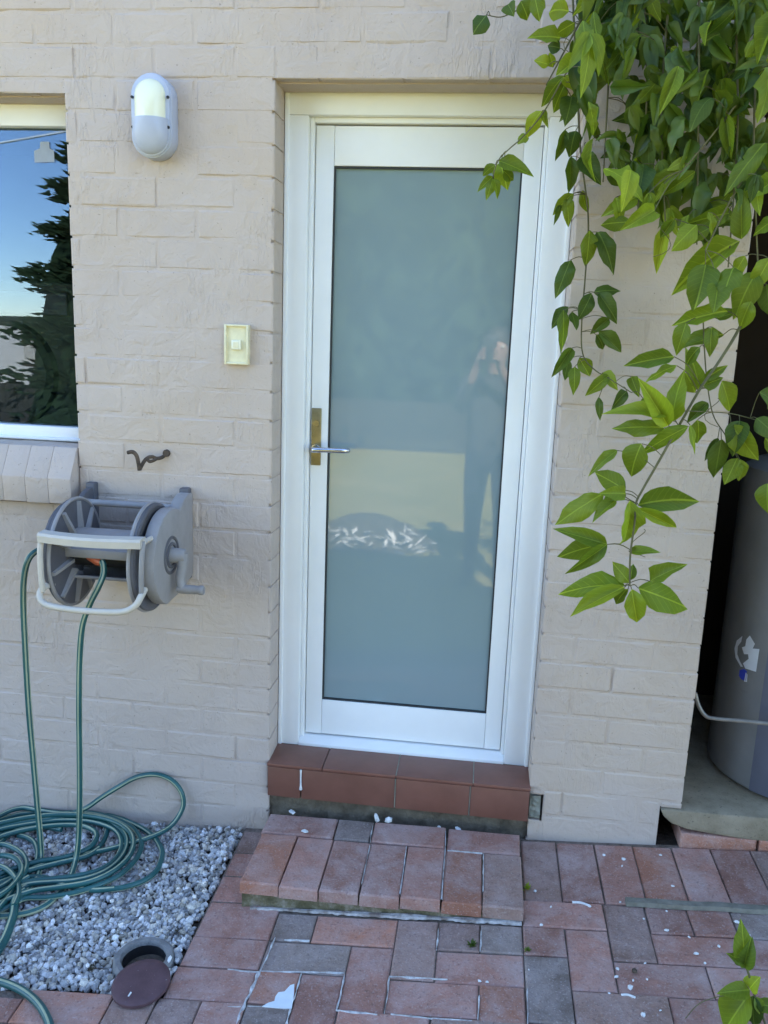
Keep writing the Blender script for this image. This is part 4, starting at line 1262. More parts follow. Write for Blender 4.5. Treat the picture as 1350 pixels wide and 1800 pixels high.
# raised ring and boss on the housing, crank with knob
HC = Vector((-0.252, -0.195, 0.912))
MB().lathe([(0.048, 0.0), (0.050, 0.004), (0.056, 0.004), (0.058, 0.0)], HC, 'x', 32).lathe([(0.030, 0.0), (0.031, 0.005), (0.038, 0.005), (0.039, 0.0)], HC, 'x', 32).build("housing_ring", 'dark_plastic', ra, smooth=40)
ck = MB()
ck.lathe([(0.0, 0.045), (0.018, 0.045), (0.021, 0.041), (0.023, 0.0)], HC, 'x', 24)
ce = HC + Vector((0.036, -0.012, -0.098))
ck.tube(smooth_path([HC + Vector((0.032, 0, 0.006)), HC + Vector((0.035, -0.004, -0.03)), HC + Vector((0.030, -0.009, -0.07)), ce], 4), [0.017] * 4 + [0.015] * 4 + [0.014] * 5, 12)
ck.build("crank", 'grey_plastic', reel, smooth=40)
kn = MB()
kn.lathe([(0.0, -0.012), (0.013, -0.012), (0.0145, 0.0), (0.0135, 0.03), (0.0125, 0.05), (0.0145, 0.054), (0.0145, 0.064), (0.012, 0.068), (0.0, 0.068)], ce, 'x', 20)
kn.build("crank_knob", 'grey_plastic', reel, smooth=40)
# cream hose guide in front
gd = MB()
pts = []
for i in range(13):
    t = i / 12
    pts.append((-0.566 + 0.298 * t, -0.372 - 0.020 * math.sin(math.pi * t)))
vs, fs = [], []
for i, (x, y) in enumerate(pts):
    for (dy, dz) in ((-0.007, -0.013), (-0.009, 0.006), (-0.004, 0.013), (0.030, 0.014), (0.032, 0.006), (0.004, -0.013)):
        vs.append(Vector((x, y + dy, 0.988 + dz)))
for i in range(12):
    for k in range(6):
        fs.append((i * 6 + k, i * 6 + (k + 1) % 6, i * 6 + 6 + (k + 1) % 6, i * 6 + 6 + k))
fs += [(0, 1, 2, 3, 4, 5), tuple(12 * 6 + k for k in reversed(range(6)))]
gd.add(vs, fs)
guide = gd.build("hose_guide", 'cream_plastic', reel, smooth=35)
MB().tube(smooth_path([(-0.268, -0.355, 0.99), (-0.268, -0.368, 0.96), (-0.270, -0.372, 0.90), (-0.272, -0.368, 0.845)], 4), 0.0075, 8).build("strut", 'grey_plastic', guide, smooth=True)
MB().tube(smooth_path([(-0.563, -0.36, 0.985), (-0.563, -0.372, 0.95), (-0.563, -0.374, 0.88), (-0.561, -0.372, 0.832)], 4), 0.0085, 8).build("strut", 'cream_plastic', guide, smooth=True)
MB().tube(smooth_path([(-0.551, -0.330, 0.842), (-0.568, -0.362, 0.836), (-0.566, -0.380, 0.812), (-0.540, -0.386, 0.796), (-0.470, -0.390, 0.790), (-0.390, -0.390, 0.790), (-0.318, -0.388, 0.795), (-0.284, -0.384, 0.814), (-0.272, -0.372, 0.838), (-0.272, -0.345, 0.850)], 5), 0.0092, 10).build("bottom_rail", 'cream_plastic', guide, smooth=True)
MB().tube([(-0.585, -0.30, 0.985), (-0.566, -0.355, 0.988)], 0.008, 8).build("strut", 'cream_plastic', guide, smooth=True)
MB().tube([(-0.272, -0.28, 0.985), (-0.268, -0.36, 0.988)], 0.008, 8).build("strut", 'cream_plastic', guide, smooth=True)

# ------------------------------------------------------------------ garden hose
HR = 0.0086
Z6 = lambda x, y: (x / 3.97, 1340 + y / 3.97)
hose = empty("garden_hose", gp(140, 1500), "teal garden hose with pale stripe coiled on the gravel and hanging from the reel", "hose")
hmb = MB()
STR = (0, 6)
def hang(pts, y0, y1):
    n = len(pts) - 1
    return [at(x, y, y0 + (y1 - y0) * (i / n)) for i, (x, y) in enumerate(pts)]
def lay(pts, lift=0.012, dl=0.0):
    n = max(1, len(pts) - 1)
    return [gp(*Z6(x, y), lift + dl * (i / n)) for i, (x, y) in enumerate(pts)]
def hosepath(P, tw=0.0, r=HR, stripes=STR):
    Q_ = smooth_path(P, 7)
    hmb.tube(Q_, r, 12, True, stripes, tw)
# hanging runs
g1 = gp(70, 1512, 0.014)
hosepath([at(88, 962, -0.18), at(70, 966, -0.22)] + hang([(52, 980), (43, 1010), (41, 1060), (45, 1150), (51, 1250), (59, 1340), (66, 1420), (71, 1475)], -0.25, g1.y + 0.01)
         + [gp(72, 1510, 0.02), gp(66, 1542, 0.013), gp(52, 1562, 0.012), gp(36, 1580, 0.012), gp(8, 1600, 0.012), gp(-30, 1622, 0.012)], 0.003, 0.0094, (0, 1, 3, 6, 7, 9))
g2 = gp(138, 1505, 0.03)
hosepath([hc + Vector((0.010, -0.004, -0.004)), at(181, 990, -0.275), at(182, 1008, -0.285)] + hang([(174, 1030), (158, 1062), (145, 1100), (140, 1160), (139, 1250), (140, 1340), (140, 1420), (138, 1478)], -0.30, g2.y)
         + [gp(133, 1512, 0.024), gp(122, 1546, 0.015), gp(100, 1574, 0.012), gp(72, 1596, 0.012), gp(30, 1608, 0.012), gp(-30, 1612, 0.012)], 0.003, 0.0092, (0, 2, 3, 6, 8, 9))
# coil on the ground
hosepath(lay([(-120, 430), (0, 400), (150, 360), (350, 345), (550, 345), (760, 372), (920, 425), (1040, 490), (1110, 570), (1132, 650), (1085, 765), (960, 845), (760, 885), (560, 858), (400, 825), (250, 800), (100, 815), (0, 850), (-140, 930)], 0.022, -0.008), 0.01)
hosepath(lay([(-120, 480), (0, 452), (160, 420), (330, 400), (540, 375), (700, 392), (820, 445), (882, 530), (872, 620), (800, 715), (680, 785), (520, 825), (360, 835), (200, 850), (60, 900), (-80, 980)], 0.036, -0.012), -0.008)
hosepath(lay([(-120, 560), (0, 500), (120, 455), (280, 425), (480, 398), (640, 398), (735, 440), (742, 500), (690, 590), (560, 660), (400, 700), (250, 730), (90, 770), (-60, 830)], 0.014), 0.006)
hosepath(lay([(-100, 420), (0, 372), (80, 335), (170, 318), (260, 332), (420, 352), (620, 352), (800, 395), (930, 465), (985, 560), (955, 665), (850, 775), (720, 845), (540, 905), (350, 940), (180, 950), (80, 1000), (-40, 1060)], 0.046, -0.03), 0.012)
hosepath(lay([(-100, 640), (0, 575), (90, 595), (160, 645), (185, 720), (150, 810), (90, 890), (40, 960), (-60, 1080)], 0.040, -0.01), -0.01)
hosepath(lay([(-80, 1000), (20, 930), (90, 880), (150, 830), (200, 800)], 0.030), 0.0)
hosepath(lay([(130, 510), (190, 525), (240, 560), (262, 620), (258, 690)], 0.016, 0.012), 0.0)
hosepath(lay([(180, 900), (110, 960), (95, 1060), (60, 1170), (20, 1260), (-60, 1380)], 0.030, -0.015), 0.0, 0.0125)
hosepath(lay([(-90, 740), (0, 725), (70, 760), (120, 830), (130, 920), (100, 1000)], 0.045, -0.01), 0.0)
hosepath(lay([(-140, 520), (0, 470), (200, 432), (420, 405), (640, 415), (800, 470), (850, 560), (820, 660), (720, 740), (560, 790), (380, 812), (220, 830), (60, 880), (-90, 960)], 0.030, -0.006), 0.009)
hosepath(lay([(-120, 620), (0, 560), (60, 505), (150, 470), (300, 452), (430, 470)], 0.018), 0.0)
hosepath(lay([(-60, 900), (40, 850), (140, 780), (240, 745), (420, 700), (600, 655), (690, 600)], 0.030, -0.008), 0.0)
hosepath(lay([(-100, 1060), (20, 985), (120, 900), (220, 850), (330, 835), (470, 860), (640, 890), (800, 880)], 0.026, -0.008), 0.004)
hosepath(lay([(-150, 600), (0, 520), (180, 470), (380, 440), (560, 440), (660, 480), (670, 540), (600, 610), (440, 665), (280, 690), (120, 735), (-60, 800)], 0.034, -0.008), 0.006)
hosepath(lay([(-140, 460), (0, 425), (200, 385), (420, 365), (620, 372), (790, 410), (900, 480), (930, 570), (890, 670), (780, 765), (620, 835), (420, 870), (240, 895), (80, 945), (-60, 1010)], 0.050, -0.02), -0.006)
hosepath(lay([(-60, 960), (40, 900), (110, 830), (150, 750), (120, 680), (40, 650), (-60, 660)], 0.050, -0.01), 0.0)
# loop that stands up against the wall
up = [gp(*Z6(-60, 860), 0.012), gp(*Z6(100, 800), 0.013), gp(*Z6(300, 715), 0.016), gp(*Z6(560, 650), 0.018), gp(*Z6(780, 600), 0.022), gp(*Z6(980, 545), 0.03), gp(*Z6(1110, 495), 0.03)]
up += [at(*Z6(1190, 445), -0.060), at(*Z6(1250, 370), -0.035), at(*Z6(1280, 290), -0.022), at(*Z6(1262, 200), -0.018), at(*Z6(1190, 120), -0.016), at(*Z6(1080, 84), -0.016), at(*Z6(950, 105), -0.018), at(*Z6(820, 175), -0.024), at(*Z6(700, 250), -0.035), at(*Z6(600, 318), -0.05)]
up += [gp(*Z6(450, 372), 0.022), gp(*Z6(280, 410), 0.016), gp(*Z6(100, 470), 0.014), gp(*Z6(-80, 560), 0.014)]
hosepath(up, 0.004)
# the end that comes back in at the bottom left
hosepath([gp(-70, 1722, 0.012), gp(-20, 1722, 0.012), gp(20, 1732, 0.012), gp(52, 1750, 0.012), gp(75, 1775, 0.011), gp(90, 1810, 0.011), gp(98, 1860, 0.011)], 0.0, 0.0105)
hmb.build("hose_tube", ['hose', 'hose_stripe'], hose, smooth=60)

# ------------------------------------------------------------------ vine
def leaf_mesh(name, width, fold, curl, wave, lobe=0.0, seed=0, twist=0.0):
    """unit-length leaf along +Y, half-width ~0.5 * width, folded on the midrib"""
    r_ = random.Random(seed)
    ts = [0.0, 0.05, 0.14, 0.26, 0.40, 0.56, 0.72, 0.86, 1.0]
    ws = [0.03, 0.30, 0.66, 0.92, 1.0, 0.93, 0.70, 0.37, 0.0]
    vs, fs = [], []
    ph = r_.uniform(0, 6)
    for t, w in zip(ts, ws):
        w *= width * 0.5
        if lobe and 0.2 < t < 0.6: w *= 1 + lobe * (0.4 if t < .4 else -.1)
        zc = -curl * t * t + 0.04 * math.sin(3.0 * t)
        sway = 0.05 * math.sin(2.6 * t + ph)
        for s in (-1, -0.52, 0, 0.52, 1):
            x = s * w
            z = zc + abs(s) * w * fold + wave * abs(s) * math.sin(t * 13 + ph + (1.3 if s > 0 else 0)) * w - (0.25 * w * (abs(s) ** 3))
            x *= (1 + 0.035 * r_.uniform(-1, 1)) if abs(s) == 1 else 1
            ca, sa = math.cos(twist * t), math.sin(twist * t)
            vs.append((x * ca - (z - zc) * sa + sway, t - 0.10 * curl * t, zc + x * sa + (z - zc) * ca))
    for i in range(len(ts) - 1):
        for k in range(4):
            a = i * 5 + k
            fs.append((a, a + 1, a + 6, a + 5))
    me = bpy.data.meshes.new(name)
    me.from_pydata(vs, [], fs)
    me.polygons.foreach_set("use_smooth", [True] * len(fs))
    return me
def trilobe_mesh(name, seed):
    """a three-lobed leaf: one long middle lobe, two shorter side lobes"""
    r_ = random.Random(seed)
    vs, fs = [], []
    ts = [0.0, 0.12, 0.32, 0.55, 0.78, 1.0]
    ws = [0.10, 0.55, 0.95, 1.0, 0.66, 0.0]
    for (ang, L, w) in ((0, 1.0, 0.24), (r_.uniform(.55, .8), r_.uniform(.58, .75), 0.19), (-r_.uniform(.55, .8), r_.uniform(.58, .75), 0.19)):
        o = len(vs)
        fold, curl, tw = r_.uniform(.2, .7), r_.uniform(.05, .45), r_.uniform(-.4, .4)
        sa, ca = math.sin(ang), math.cos(ang)
        for t, q in zip(ts, ws):
            for sgn in (-1, 0, 1):
                x = sgn * q * w
                z = abs(x) * fold - curl * t * t + x * tw * t
                y = t * L
                vs.append((2.0 * (x * ca + y * sa) * (1 if ang else 1), y * ca - x * sa, z + (0.01 if ang else 0)))
        for i in range(5):
            for k in range(2):
                a = o + i * 3 + k
                fs.append((a, a + 1, a + 4, a + 3))
    me = bpy.data.meshes.new(name)
    me.from_pydata(vs, [], fs)
    me.polygons.foreach_set("use_smooth", [True] * len(fs))
    return me
LEAVES = {}
for mk in ('leaf', 'leaf_young', 'leaf_dark'):
    LEAVES[mk] = []
    for i in range(14):
        r_l = random.Random(300 + i)
        me = leaf_mesh("leaf", 1.0, r_l.uniform(0.15, 0.95), r_l.uniform(0.05, 0.55), r_l.uniform(.08, .26), 0, 20 + i, r_l.uniform(-.7, .7))
        me.materials.append(MAT[mk])
        LEAVES[mk].append(me)
    for i in range(5):
        me = trilobe_mesh("leaf", 60 + i)
        me.materials.append(MAT[mk])
        LEAVES[mk].append(me)
vine_o = Vector((1.42, -0.06, -0.01))
vine = empty("passion_vine", vine_o, "leafy green climbing vine hanging over the right of the door", "vine")
stem = MB()
STEMPTS = []
def add_stem(P, r0, r1):
    Q_ = smooth_path(P, 6)
    stem.tube(Q_, [r0 + (r1 - r0) * i / (len(Q_) - 1) for i in range(len(Q_))], 7)
    STEMPTS.extend(Q_)
def W(pts):
    return [at(x, y, d) for x, y, d in pts]
S4 = [(1420, 300, -.25), (1380, 400, -.30), (1335, 500, -.34), (1298, 580, -.38), (1263, 637, -.41), (1233, 680, -.43), (1200, 737, -.46), (1157, 813, -.49), (1130, 860, -.50), (1118, 885, -.51), (1116, 915, -.52), (1108, 977, -.53), (1107, 1030, -.54)]
add_stem(W(S4), 0.0042, 0.0022)
S1 = [(1005, -40, -.10), (1010, 60, -.10), (1015, 150, -.10), (1020, 260, -.10), (1034, 380, -.09), (1030, 470, -.09), (1023, 560, -.10), (1024, 620, -.11), (1043, 648, -.12), (1075, 668, -.14), (1110, 690, -.18)]
add_stem(W(S1), 0.003, 0.0014)
S2 = [(1040, 60, -.20), (1000, 120, -.22), (972, 170, -.24), (950, 205, -.25), (920, 240, -.26), (895, 262, -.27), (876, 282, -.28), (866, 312, -.28)]
add_stem(W(S2), 0.0022, 0.0012)
S3 = [(1010, -20, -.15), (950, 0, -.16), (905, 20, -.16), (880, 30, -.16), (855, 26, -.16)]
add_stem(W(S3), 0.002, 0.0012)
S5 = [(1236, 560, -.36), (1240, 640, -.36), (1247, 700, -.36), (1256, 735, -.35), (1275, 765, -.33), (1285, 790, -.32)]
add_stem(W(S5), 0.0018, 0.0012)
S6 = [(1195, 722, -.44), (1245, 724, -.40), (1290, 728, -.37), (1350, 744, -.35), (1420, 760, -.33)]
add_stem(W(S6), 0.0013, 0.0013)
for k, (x0, y0, x1, y1, d) in enumerate(((1080, -40, 1060, 320, -.16), (1130, -40, 1120, 380, -.22), (1180, -40, 1170, 400, -.26), (1230, -40, 1225, 430, -.30), (1290, -40, 1280, 470, -.30), (1340, -40, 1335, 520, -.32), (1060, -40, 960, 150, -.2), (1370, 60, 1200, 300, -.34), (1390, 200, 1240, 440, -.36))):
    add_stem(W([(x0, y0, d + .05), ((x0 + x1) / 2 + 14 * math.sin(k * 2.1), (y0 + y1) / 2, d), (x1, y1, d - .03)]), 0.0035, 0.0016)
for k in range(7):
    add_stem([Vector((1.55 + .1 * k, -0.15, 2.5)), Vector((1.1 + .2 * k, -0.5, 2.66)), Vector((1.15 + .22 * k, -0.85, 2.70)), Vector((1.3 + .2 * k, -1.2, 2.66))], 0.006, 0.003)  # stems carrying the added leaves overhead
# woody main stems rising from the ground beyond the corner to the roof edge
add_stem([Vector((2.15, -0.10, 0.0)), Vector((2.12, -0.12, 0.7)), Vector((2.05, -0.10, 1.4)), Vector((1.9, -0.12, 2.0)), Vector((1.7, -0.15, 2.45)), Vector((1.3, -0.15, 2.7)), Vector((0.9, -0.12, 2.68))], 0.012, 0.005)
LEAFN = 0
NEAR = []
def put_leaf(base, tip, wfrac, mk, face=None, rnd=0.35, variant=None, parent=vine):
    global LEAFN
    ydir = tip - base
    L = ydir.length
    ydir.normalize()
    n = (CAM - (base + tip) / 2).normalized() if face is None else face
    n = n + Vector((random.uniform(-1, 1), random.uniform(-.4, .4), random.uniform(-.6, 1.0))) * rnd
    n = n + Vector((0, 0, 0.25))
    xdir = ydir.cross(n).normalized()
    zdir = xdir.cross(ydir).normalized()
    me = (random.choice(LEAVES[mk]) if rnd > 0.5 else random.choice(LEAVES[mk][:14])) if variant is None else LEAVES[mk][variant]
    o = bpy.data.objects.new("leaf", me)
    R = Matrix((xdir, ydir, zdir)).transposed().to_4x4()
    S = Matrix.Diagonal((L * wfrac, L, L, 1))
    o.parent = parent
    o.matrix_local = Matrix.Translation(base - org(parent)) @ R @ S
    COL.objects.link(o)
    LEAFN += 1
    NEAR.append(base)
    return o
R7 = lambda x, y: (900 + x / 3, 560 + y / 3)
R6 = lambda x, y: (820 + x / 2.547, y / 2.547)
R8 = lambda x, y: (1150 + x / 4.5, 300 + y / 4.5)
def LF(bx, by, tx, ty, w, depth, mk, dt=None, rnd=0.30, variant=None):
    """a leaf known from the photograph: base and tip pixel, width in px, distance from the wall"""
    a = at(bx, by, depth)
    b = at(tx, ty, depth + (random.uniform(-.05, .02) if dt is None else dt))
    ln = math.hypot(tx - bx, ty - by)
    return put_leaf(a, b, min(1.0, 1.06 * w / ln), mk, rnd=rnd, variant=variant)
low = [  # bx, by, tx, ty, w, material
    (1060, 868, 968, 923, 40, 'leaf'), (1100, 868, 1057, 866, 22, 'leaf'), (1083, 880, 1042, 912, 22, 'leaf'), (1122, 888, 1232, 868, 40, 'leaf'), (1117, 893, 1196, 930, 20, 'leaf_young'),
    (1107, 880, 1103, 982, 42, 'leaf_young'), (1067, 957, 977, 930, 28, 'leaf'), (1067, 957, 985, 966, 36, 'leaf'), (1067, 957, 1000, 1006, 24, 'leaf'), (1106, 970, 1158, 967, 18, 'leaf'),
    (1098, 1030, 987, 1022, 38, 'leaf_young'), (1098, 1032, 996, 1082, 32, 'leaf_young'), (1104, 1035, 1075, 1064, 16, 'leaf'), (1110, 1036, 1121, 1100, 34, 'leaf_young'), (1122, 1034, 1230, 1072, 56, 'leaf_young'), (1143, 1022, 1202, 990, 28, 'leaf'), (1106, 1024, 1078, 988, 28, 'leaf'), (1108, 1020, 1113, 990, 16, 'leaf'),
    (1185, 627, 1096, 640, 30, 'leaf'), (1190, 643, 1130, 664, 22, 'leaf_young'), (1176, 730, 1066, 719, 32, 'leaf_young'), (1168, 752, 1075, 748, 32, 'leaf'), (1174, 748, 1124, 668, 34, 'leaf_young'), (1182, 740, 1190, 655, 38, 'leaf'), (1210, 750, 1125, 790, 26, 'leaf_young'), (1128, 780, 1100, 840, 44, 'leaf'), (1085, 792, 1037, 826, 18, 'leaf'), (1100, 862, 1043, 825, 36, 'leaf'), (1096, 868, 1062, 880, 24, 'leaf'),
    (1228, 684, 1220, 622, 22, 'leaf'), (1237, 678, 1265, 664, 24, 'leaf'), (1268, 670, 1290, 728, 34, 'leaf'), (1244, 708, 1208, 742, 22, 'leaf_dark'), (1226, 738, 1234, 790, 30, 'leaf'), (1213, 747, 1222, 800, 14, 'leaf_young'), (1268, 772, 1254, 852, 34, 'leaf_dark'), (1262, 770, 1240, 810, 14, 'leaf_dark'),
    (1285, 745, 1333, 815, 42, 'leaf'), (1300, 740, 1290, 800, 36, 'leaf_dark'), (1296, 805, 1275, 850, 30, 'leaf'), (1300, 808, 1304, 852, 22, 'leaf'), (1285, 756, 1330, 762, 26, 'leaf'), (1335, 690, 1380, 720, 40, 'leaf_dark'), (1345, 770, 1400, 830, 40, 'leaf'), (1350, 850, 1345, 905, 34, 'leaf'), (1330, 735, 1372, 770, 34, 'leaf_dark'),
    (1222, 690, 1205, 655, 20, 'leaf'), (1240, 668, 1275, 640, 18, 'leaf')]
for i, (bx_, by_, tx_, ty_, w, mk) in enumerate(low):
    d = -0.50 if by_ > 840 else (-0.47 if bx_ < 1215 else -0.37)
    LF(bx_, by_, tx_, ty_, w, d + random.uniform(-.02, .02), mk)
left = [(993, 228, 979, 284, 18, 'leaf_dark'), (1012, 230, 1000, 264, 26, 'leaf_dark'), (1003, 275, 1002, 340, 24, 'leaf_dark'), (1020, 275, 1056, 321, 30, 'leaf_dark'), (1008, 340, 969, 376, 20, 'leaf'), (997, 345, 1000, 397, 20, 'leaf'), (1024, 335, 1030, 381, 16, 'leaf'), (985, 358, 978, 392, 12, 'leaf_dark'),
        (1036, 405, 1032, 470, 28, 'leaf'), (1050, 408, 1086, 468, 30, 'leaf_dark'), (1003, 457, 977, 520, 28, 'leaf_dark'), (1044, 514, 1091, 504, 26, 'leaf_dark'), (1040, 516, 1019, 562, 26, 'leaf_dark'), (1052, 516, 1088, 566, 26, 'leaf_dark'), (1000, 540, 963, 575, 22, 'leaf_dark'), (990, 545, 994, 619, 24, 'leaf'), (1005, 548, 1013, 580, 14, 'leaf_dark'), (1070, 560, 1039, 587, 20, 'leaf_dark'), (1052, 583, 1095, 619, 24, 'leaf_dark'), (1048, 588, 1066, 614, 18, 'leaf_dark'),
        (1005, 612, 973, 662, 20, 'leaf_dark'), (1000, 632, 992, 669, 14, 'leaf_dark'), (1010, 645, 1011, 685, 20, 'leaf'), (1018, 630, 1040, 665, 26, 'leaf'), (1072, 660, 1029, 692, 20, 'leaf'), (1060, 655, 1087, 682, 18, 'leaf'), (1053, 698, 1054, 738, 13, 'leaf_dark'), (1102, 688, 1076, 712, 18, 'leaf_dark'), (1110, 662, 1122, 696, 18, 'leaf'), (1130, 700, 1150, 720, 14, 'leaf')]
for q in left:
    LF(*q[:5], -0.10 + random.uniform(-.03, .01), q[5])
tips = [(953, 195, 917, 234, 26, 'leaf_young'), (957, 195, 962, 222, 11, 'leaf'), (926, 236, 911, 251, 15, 'leaf'), (877, 283, 930, 302, 24, 'leaf'), (879, 287, 892, 324, 30, 'leaf_young'), (871, 290, 842, 307, 15, 'leaf'), (867, 310, 839, 336, 15, 'leaf'), (867, 314, 855, 349, 15, 'leaf'), (868, 314, 876, 346, 15, 'leaf'), (885, 300, 905, 318, 18, 'leaf'),
        (855, 27, 831, 60, 28, 'leaf_dark'), (893, 8, 903, 26, 22, 'leaf_dark'), (915, 2, 930, 34, 32, 'leaf'), (940, -5, 948, 32, 24, 'leaf'),
        (985, 67, 929, 62, 30, 'leaf'), (965, 114, 939, 105, 22, 'leaf_young'), (1006, 92, 1052, 70, 28, 'leaf'), (972, 118, 966, 92, 18, 'leaf_young'), (993, 133, 949, 174, 24, 'leaf'), (993, 148, 972, 198, 22, 'leaf'), (990, 135, 1014, 160, 22, 'leaf_young'), (1012, 105, 985, 128, 22, 'leaf_young'), (1010, 40, 975, 62, 26, 'leaf_young'), (1000, 20, 958, 12, 30, 'leaf_young'), (985, 85, 962, 78, 22, 'leaf_dark'), (1012, 150, 1030, 180, 30, 'leaf_dark'), (1004, 170, 1000, 205, 24, 'leaf_dark')]
for q in tips:
    LF(*q[:5], -0.22 + random.uniform(-.04, .04), q[5])
right = [(1346, 250, 1272, 336, 38, 'leaf'), (1300, 424, 1170, 497, 44, 'leaf_young'), (1281, 375, 1212, 388, 26, 'leaf'), (1304, 420, 1302, 336, 34, 'leaf'), (1240, 465, 1224, 542, 46, 'leaf'), (1262, 500, 1256, 545, 30, 'leaf'), (1279, 547, 1178, 568, 32, 'leaf_young'), (1272, 588, 1184, 612, 32, 'leaf'), (1206, 568, 1189, 620, 28, 'leaf'), (1332, 478, 1288, 538, 42, 'leaf'), (1352, 455, 1324, 512, 32, 'leaf_young'), (1290, 470, 1268, 520, 34, 'leaf'), (1365, 385, 1328, 405, 24, 'leaf_young'), (1370, 310, 1322, 345, 36, 'leaf_young'), (1310, 450, 1285, 490, 26, 'leaf_young'), (1252, 400, 1200, 420, 28, 'leaf'), (1225, 395, 1180, 440, 30, 'leaf'), (1320, 530, 1296, 580, 30, 'leaf'), (1348, 500, 1352, 560, 34, 'leaf_dark'), (1260, 560, 1300, 545, 24, 'leaf'), (1230, 610, 1200, 640, 20, 'leaf'), (1252, 575, 1246, 625, 22, 'leaf'), (1195, 300, 1120, 345, 30, 'leaf'), (1170, 395, 1152, 482, 26, 'leaf_young'), (1185, 385, 1160, 420, 22, 'leaf'), (1150, 370, 1100, 400, 28, 'leaf'), (1120, 345, 1060, 380, 28, 'leaf'), (1110, 390, 1055, 395, 24, 'leaf')]
for q in right:
    LF(*q[:5], -0.36 + random.uniform(-.06, .04), q[5])
# the crowded mass at the upper right
POLY = [(1005, -60), (1420, -60), (1420, 250), (1350, 300), (1310, 385), (1245, 420), (1185, 405), (1140, 365), (1080, 355), (1050, 320), (1040, 240), (1020, 180), (1000, 110)]
def inside(x, y, poly):
    c = False
    j = len(poly) - 1
    for i in range(len(poly)):
        if (poly[i][1] > y) != (poly[j][1] > y) and x < (poly[j][0] - poly[i][0]) * (y - poly[i][1]) / (poly[j][1] - poly[i][1]) + poly[i][0]:
            c = not c
        j = i
    return c
HOLES = [(1076, 190, 26, 42), (1212, 232, 22, 20), (1332, 205, 22, 26), (1118, 128, 20, 14), (1262, 300, 22, 18)]
placed = 0
lay_n = 300 - LEAFN
tries = 0
while placed < lay_n and tries < 20000:
    tries += 1
    x, y = random.uniform(985, 1420), random.uniform(-60, 430)
    if not inside(x, y, POLY):
        continue
    ang = random.gauss(0, 0.55)
    ln = 34 + 56 * random.random() ** 1.4
    tx, ty = x + math.sin(ang) * ln, y + math.cos(ang) * ln
    mx_, my_ = (x + tx) / 2, (y + ty) / 2
    if any(((mx_ - hx_) / (rx + 8)) ** 2 + ((my_ - hy_) / (ry + 8)) ** 2 < 1 for hx_, hy_, rx, ry in HOLES):
        continue
    if not inside(tx, ty - 25, POLY) and random.random() < .75:
        continue
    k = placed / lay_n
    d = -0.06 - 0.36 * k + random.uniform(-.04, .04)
    mk = 'leaf_dark' if k < 0.35 else random.choices(['leaf', 'leaf_young', 'leaf_dark'], [.56, .20, .24])[0]  # rearmost leaves take the dark tone, depth shade put into colour
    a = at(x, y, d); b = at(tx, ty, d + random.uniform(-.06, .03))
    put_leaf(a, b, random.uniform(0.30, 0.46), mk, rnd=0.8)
    placed += 1
# what lies deeper in the tangle, too crowded to tell apart
fv, ff = [], []
tries = 0
nf = 0
while nf < 420 and tries < 30000:
    tries += 1
    x, y = random.uniform(1000, 1430), random.uniform(-80, 400)
    if not inside(x, y, POLY):
        continue
    ang = random.gauss(0, 0.6); ln = random.uniform(32, 70)
    tx, ty = x + math.sin(ang) * ln, y + math.cos(ang) * ln
    if any((((x + tx) / 2 - hx_) / (rx + 4)) ** 2 + (((y + ty) / 2 - hy_) / (ry + 4)) ** 2 < 1 for hx_, hy_, rx, ry in HOLES) or not inside(tx, ty - 10, POLY):
        continue
    d = random.uniform(-0.36, -0.04)
    a = at(x, y, d); b = at(tx, ty, d + random.uniform(-.05, .03))
    yd = (b - a); L = yd.length; yd.normalize()
    n = (CAM - a).normalized() + Vector((random.uniform(-1, 1), random.uniform(-.4, .4), random.uniform(-.3, 1))) * .6
    xd = yd.cross(n).normalized(); zd = xd.cross(yd)
    me = random.choice(LEAVES['leaf']); wf = random.uniform(.28, .44)
    o_ = len(fv)
    fv += [a + xd * (v.co.x * L * wf) + yd * (v.co.y * L) + zd * (v.co.z * L) for v in me.vertices]
    ff += [tuple(o_ + q for q in f.vertices) for f in me.polygons]
    nf += 1
# unseen leaves overhead and at right, added to shade the wall's right side
nf = 0
while nf < 1150:
    a = Vector((random.uniform(0.95, 3.0), random.uniform(-1.9, -0.12), 0))
    if a.x < 1.3 and a.y < -0.75:
        continue
    if nf > 620:
        a.x = random.uniform(1.95, 2.5); a.y = random.uniform(-1.7, -0.25)
    a.z = 2.66 - (0.0 if nf <= 620 else random.uniform(0.05, 1.9)) + 0.12 * random.random() + 0.08 * math.sin(a.x * 5) + 0.06 * math.sin(a.y * 7)
    yd = Vector((random.gauss(0, .6), random.gauss(0, .6), -0.6 + random.gauss(0, .4))).normalized()
    n = Vector((random.gauss(0, .5), random.gauss(0, .5), 1))
    xd = yd.cross(n).normalized(); zd = xd.cross(yd); L = random.uniform(.08, .13)
    me = random.choice(LEAVES['leaf']); wf = random.uniform(.34, .5)
    o_ = len(fv)
    fv += [a + xd * (v.co.x * L * wf) + yd * (v.co.y * L) + zd * (v.co.z * L) for v in me.vertices]
    ff += [tuple(o_ + q for q in f.vertices) for f in me.polygons]
    nf += 1
fo = MB().add(fv, ff).build("inner_and_shading_foliage", 'leaf_shade', vine, smooth=80, kind="stuff")
# leaf stalks run from every leaf back to the nearest stem
for b in NEAR:
    q = min(STEMPTS, key=lambda s: (s - b).length_squared)
    dd = (q - b).length
    if 0.004 < dd < 0.14:
        midp = (b + q) / 2 + Vector((0, 0, 0.12 * dd))
        stem.tube(smooth_path([b, midp, q], 3), 0.0011, 5, caps=False)
